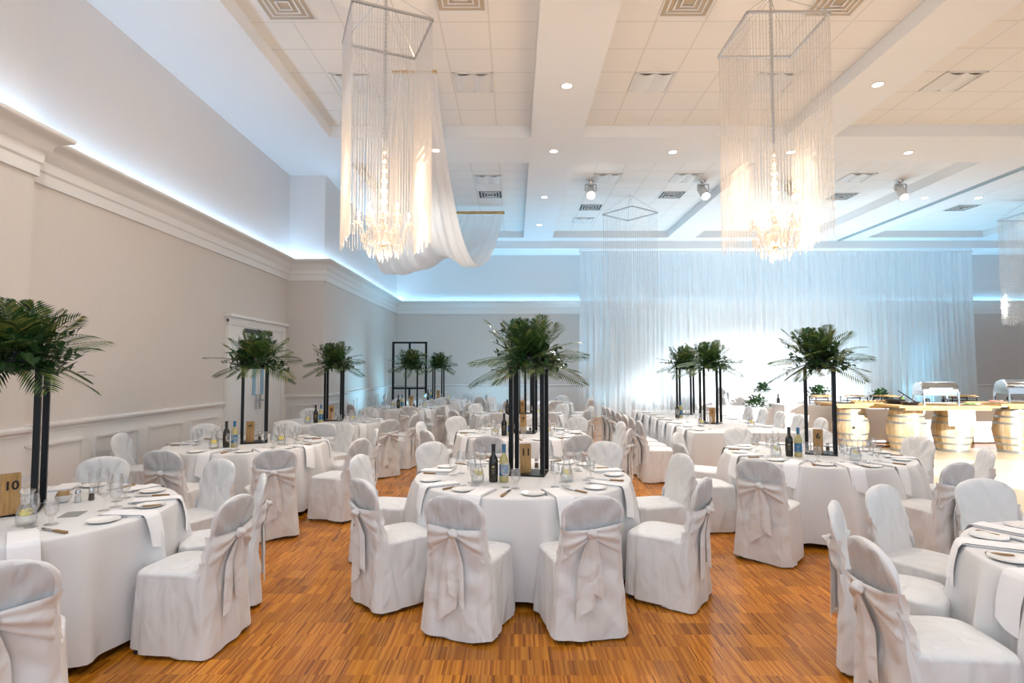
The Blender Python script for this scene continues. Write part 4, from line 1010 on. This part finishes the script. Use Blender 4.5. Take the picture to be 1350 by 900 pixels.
b = MB(); b.box((-1.515, 8.5, 6.165), (.68, .03, .03)); b.box((-1.05, 15.8, 6.0), (1.56, .03, .08)); link('batten', b.mesh('swag_batten', M['plank'], False), sw)

# ------------------------------------------------------------------ bead curtains and chandeliers
def bead_strands(side, ln, sp, seed, bs=.022, rad=.0062):
    rr = random.Random(seed); b = MB(); h = side/2
    per = int(side/sp)
    for e in range(4):
        for k in range(per):
            t = (k+.5)/per*side-h+rr.uniform(-.004, .004)
            x, y = ((t, -h), (h, t), (-t, h), (-h, -t))[e]
            l = ln+rr.uniform(-.06, .04); nb = int(l/bs)
            for j in range(nb):
                z = -.02-j*bs; r = rad*(1 if j % 5 else 1.5)
                b.add([(x, y, z), (x+r, y, z-bs*.48), (x, y+r, z-bs*.48), (x-r, y, z-bs*.48), (x, y-r, z-bs*.48), (x, y, z-bs*.96)], [(0,1,2),(0,2,3),(0,3,4),(0,4,1),(5,2,1),(5,3,2),(5,4,3),(5,1,4)])
    return b.mesh('bead_strands', M['bead'], False)
def hanging_frame(x, y, z, rz, side, ln, lab, strands):
    t = thing('bead_curtain', lab, 'bead curtain', (x, y, z), rz, 'square crystal bead curtains'); h = side/2
    b = MB()
    for p, q in (((-h, -h, 0), (h, -h, 0)), ((h, -h, 0), (h, h, 0)), ((h, h, 0), (-h, h, 0)), ((-h, h, 0), (-h, -h, 0))): b.bar(p, q, .025, .025)
    link('square_frame', b.mesh('hanging_frame', M['steel'], False), t)
    b = MB()
    for sx in (-1, 1):
        for sy in (-1, 1): b.tube([(sx*h, sy*h, .01), (0, 0, ZC-z-.01)], .004, 5)
    link('suspension_wires', b.mesh('frame_wires', M['steel']), t)
    s = link('bead_strands', strands, t); s['kind'] = 'stuff'
    return t
S1 = bead_strands(.90, 2.56, .032, 3); S2 = bead_strands(.93, 2.54, .036, 4); S3 = bead_strands(1.0, 2.5, .07, 5, .03, .006)
hanging_frame(-1.525, 6.64, 5.67, radians(23), .90, 2.56, 'crystal bead curtain hanging round the left chandelier', S1)
hanging_frame(3.09, 6.74, 5.67, 0, .93, 2.54, 'crystal bead curtain hanging round the right chandelier', S2)
hanging_frame(3.0, 14.7, 5.67, radians(38), 1.0, 2.5, 'crystal bead curtain far away before the sheer curtain', S3)
hanging_frame(13.75, 15.1, 5.7, 0, 1.0, 2.5, 'crystal bead curtain at the far right edge', bead_strands(1.0, 2.85, .04, 6, .03, .009))
def chandelier(x, y, zb, lab):
    t = thing('chandelier', lab, 'chandelier', (x, y, zb), 0, 'crystal chandeliers')
    b = MB()
    zc = ZC-zb-.01
    k = 0; z = 1.45
    while z < zc-.02:
        b.lathe([(.013, -.03), (.022, 0), (.013, .03)], 8, (0, 0, z)); z += .055
    b.tube([(0, 0, 1.4), (0, 0, zc)], .01, 6); b.lathe([(.07, zc), (.06, zc-.03), (.01, zc-.05)], 16); link('chain', b.mesh('chandelier_chain', M['steel']), t)
    b = MB(); z = .35; rr = random.Random(3)
    for r, h in ((.055, .09), (.03, .06), (.06, .1), (.035, .05), (.05, .09), (.028, .05), (.045, .08), (.025, .05), (.04, .08), (.022, .05), (.036, .07), (.02, .05), (.03, .07), (.016, .05), (.024, .06), (.014, .05)):
        b.lathe([(.004, 0), (r, h*.35), (r*.9, h*.65), (.004, h)], 10, (0, 0, z), 0); z += h*.95
    b.lathe([(.0, .16), (.05, .18), (.11, .25), (.13, .29), (.10, .31), (.04, .33), (.02, .36)], 20); link('glass_column', b.mesh('chandelier_column', M['crystal'], True, 30), t)
    b = MB(); b.ball((0, 0, .155), .028, 12, 8); b.lathe([(.02, .16), (.05, .19), (.02, .2)], 14); link('finial', b.mesh('chandelier_finial', M['brass']), t)
    for i in range(8):
        a = 2*pi*i/8+.2; rad = .29 if i % 2 == 0 else .22; zz = .0 if i % 2 == 0 else .07
        b = MB(); pts = []
        for j in range(11):
            s = j/10; pts.append((lerp(.06, rad, s)*cos(a), lerp(.06, rad, s)*sin(a), .28-.11*sin(pi*min(1, s*1.25))+.13*max(0, s-.55)/.45+zz*s))
        b.tube(pts, .008, 8); e = pts[-1]
        b.lathe([(.01, 0), (.045, .012), (.05, .02), (.02, .014)], 14, e); arm = link('arm', b.mesh('chandelier_arm', M['crystal']), t)
        c = MB(); c.lathe([(.011, .015), (.011, .085), (0, .086)], 10, e); link('candle', c.mesh('chandelier_candle', M['china']), arm)
        c = MB(); c.lathe([(.006, .086), (.016, .105), (.013, .125), (.002, .155)], 10, e); link('bulb', c.mesh('chandelier_bulb', M['bulb']), arm)
        c = MB()
        for q in range(6):
            aa = 2*pi*q/6; p = (e[0]+.045*cos(aa), e[1]+.045*sin(aa), e[2]); ln = rr.uniform(.05, .09)
            c.add([(p[0], p[1], p[2]), (p[0]+.009, p[1], p[2]-ln*.6), (p[0], p[1]+.009, p[2]-ln*.6), (p[0]-.009, p[1], p[2]-ln*.6), (p[0], p[1]-.009, p[2]-ln*.6), (p[0], p[1], p[2]-ln)], [(0,1,2),(0,2,3),(0,3,4),(0,4,1),(5,2,1),(5,3,2),(5,4,3),(5,1,4)])
        link('pendants', c.mesh('arm_pendants', M['crystal'], False), arm)
    c = MB()
    for ring, n, zt in ((.13, 16, .28), (.22, 22, .22), (.08, 10, .16), (.17, 18, .14), (.25, 24, .30), (.12, 14, .40), (.18, 16, .36), (.05, 8, .10)):
        for q in range(n):
            aa = 2*pi*q/n+ring*9; p = (ring*cos(aa), ring*sin(aa), zt); ln = rr.uniform(.07, .15)
            c.add([(p[0], p[1], p[2]), (p[0]+.011, p[1], p[2]-ln*.65), (p[0], p[1]+.011, p[2]-ln*.65), (p[0]-.011, p[1], p[2]-ln*.65), (p[0], p[1]-.011, p[2]-ln*.65), (p[0], p[1], p[2]-ln)], [(0,1,2),(0,2,3),(0,3,4),(0,4,1),(5,2,1),(5,3,2),(5,4,3),(5,1,4)])
    link('crystal_drops', c.mesh('chandelier_drops', M['crystal'], False), t)
chandelier(-1.53, 6.64, 2.94, 'lit crystal chandelier inside the left bead curtain')
chandelier(3.10, 6.74, 2.94, 'lit crystal chandelier inside the right bead curtain')

# ------------------------------------------------------------------ light
def lamp(kind, loc, power, col, rot=(0, 0, 0), **kw):
    l = bpy.data.lights.new(kind.lower()+'_lamp', kind); l.energy = power; l.color = col
    for k, v in kw.items(): setattr(l, k, v)
    o = bpy.data.objects.new(kind.lower()+'_lamp', l); COL.objects.link(o); o.location = loc; o.rotation_euler = rot; return o
w = bpy.data.worlds.new('world'); SC.world = w; w.use_nodes = True
w.node_tree.nodes['Background'].inputs[0].default_value = (.74, .87, 1.0, 1); w.node_tree.nodes['Background'].inputs[1].default_value = WORLD
for x, y in ((-1.53, 6.64), (3.10, 6.74)):
    lamp('POINT', (x, y, 3.75), CHAND, (1, .72, .46), shadow_soft_size=.3)
    lamp('POINT', (x, y, 2.85), CHAND*.35, (1, .80, .6), shadow_soft_size=.15)
for x, y, _l in dl: lamp('SPOT', (x, y, ZS-.03), DOWN, (1, .95, .89), spot_size=radians(115), spot_blend=.9, shadow_soft_size=.07)
for y in (-1.5, 2.0, 5.5):
    for x in (-2.9, .8, 5.5): lamp('SPOT', (x, y, ZS-.03), DOWN*.9, (1, .95, .90), spot_size=radians(120), spot_blend=.9, shadow_soft_size=.07)
for p, aim, q in spots: lamp('SPOT', p, SPOTP, (1, .97, .95), q, spot_size=radians(50), spot_blend=.5, shadow_soft_size=.06)
for x in (13.5, 16.5):
    for y in (7.5, 11.2, 14.5): lamp('SPOT', (x, y, ZS-.03), DOWN, (1, .95, .89), spot_size=radians(115), spot_blend=.9, shadow_soft_size=.07)
# beam that falls on the barrels, from the front of the hall
def aimed(loc, tgt): return (Vector(tgt)-Vector(loc)).to_track_quat('-Z', 'Y').to_euler()
lamp('SPOT', (10.2, 0.5, 3.3), BEAM, (.93, .96, 1), aimed((10.2, 0.5, 3.3), (8.9, 10.4, .15)), spot_size=radians(34), spot_blend=.2, shadow_soft_size=.05)
# blue and white uplights behind and before the sheer curtain
for x, p, c in ((4.6, .65, (.72, .90, 1)), (6.6, 1.5, (.9, .96, 1)), (8.4, 1.4, (.9, .96, 1)), (11.0, 1.3, (.85, .94, 1)), (3.0, .22, (.45, .8, 1)), (13.8, .5, (.3, .75, 1))):
    lamp('SPOT', (x, 20.0, .25), UP*p, c, aimed((x, 20.0, .25), (x, 19.0, 3.4)), spot_size=radians(130), spot_blend=.8, shadow_soft_size=.15)
for x, p, c in ((5.5, 1.0, (.6, .85, 1)), (8.5, 1.2, (.75, .9, 1)), (11.2, 1.0, (.35, .75, 1)), (13.5, .9, (.2, .65, 1)), (16.6, .9, (.25, .68, 1)), (2.0, .8, (.25, .66, 1)), (-1.5, .7, (.25, .66, 1))):
    lamp('SPOT', (x, 18.5, .3), UPF*p, c, aimed((x, 18.5, .3), (x, 17.2, 5.9)), spot_size=radians(100), spot_blend=.8, shadow_soft_size=.1)
for x_, y_, z_, p in ((-2.7, 15.4, .3, 130), (-2.9, 18.0, .4, 90), (-.6, 17.9, .3, 110)):
    lamp('SPOT', (x_, y_, z_), p, (.32, .74, 1), aimed((x_, y_, z_), (-4.2 if x_ < -1 else -.6, y_+.4 if x_ < -1 else 20.4, 2.4)), spot_size=radians(125), spot_blend=.9, shadow_soft_size=.1)
SC.view_settings.view_transform = VT; SC.view_settings.look = LOOK; SC.view_settings.exposure = EXPO
SC.cycles.use_denoising = True; SC.cycles.max_bounces = 8; SC.cycles.diffuse_bounces = 4; SC.cycles.glossy_bounces = 3; SC.cycles.transmission_bounces = 6; SC.cycles.transparent_max_bounces = 24
SC.cycles.sample_clamp_indirect = 6; SC.cycles.caustics_reflective = False; SC.cycles.caustics_refractive = False
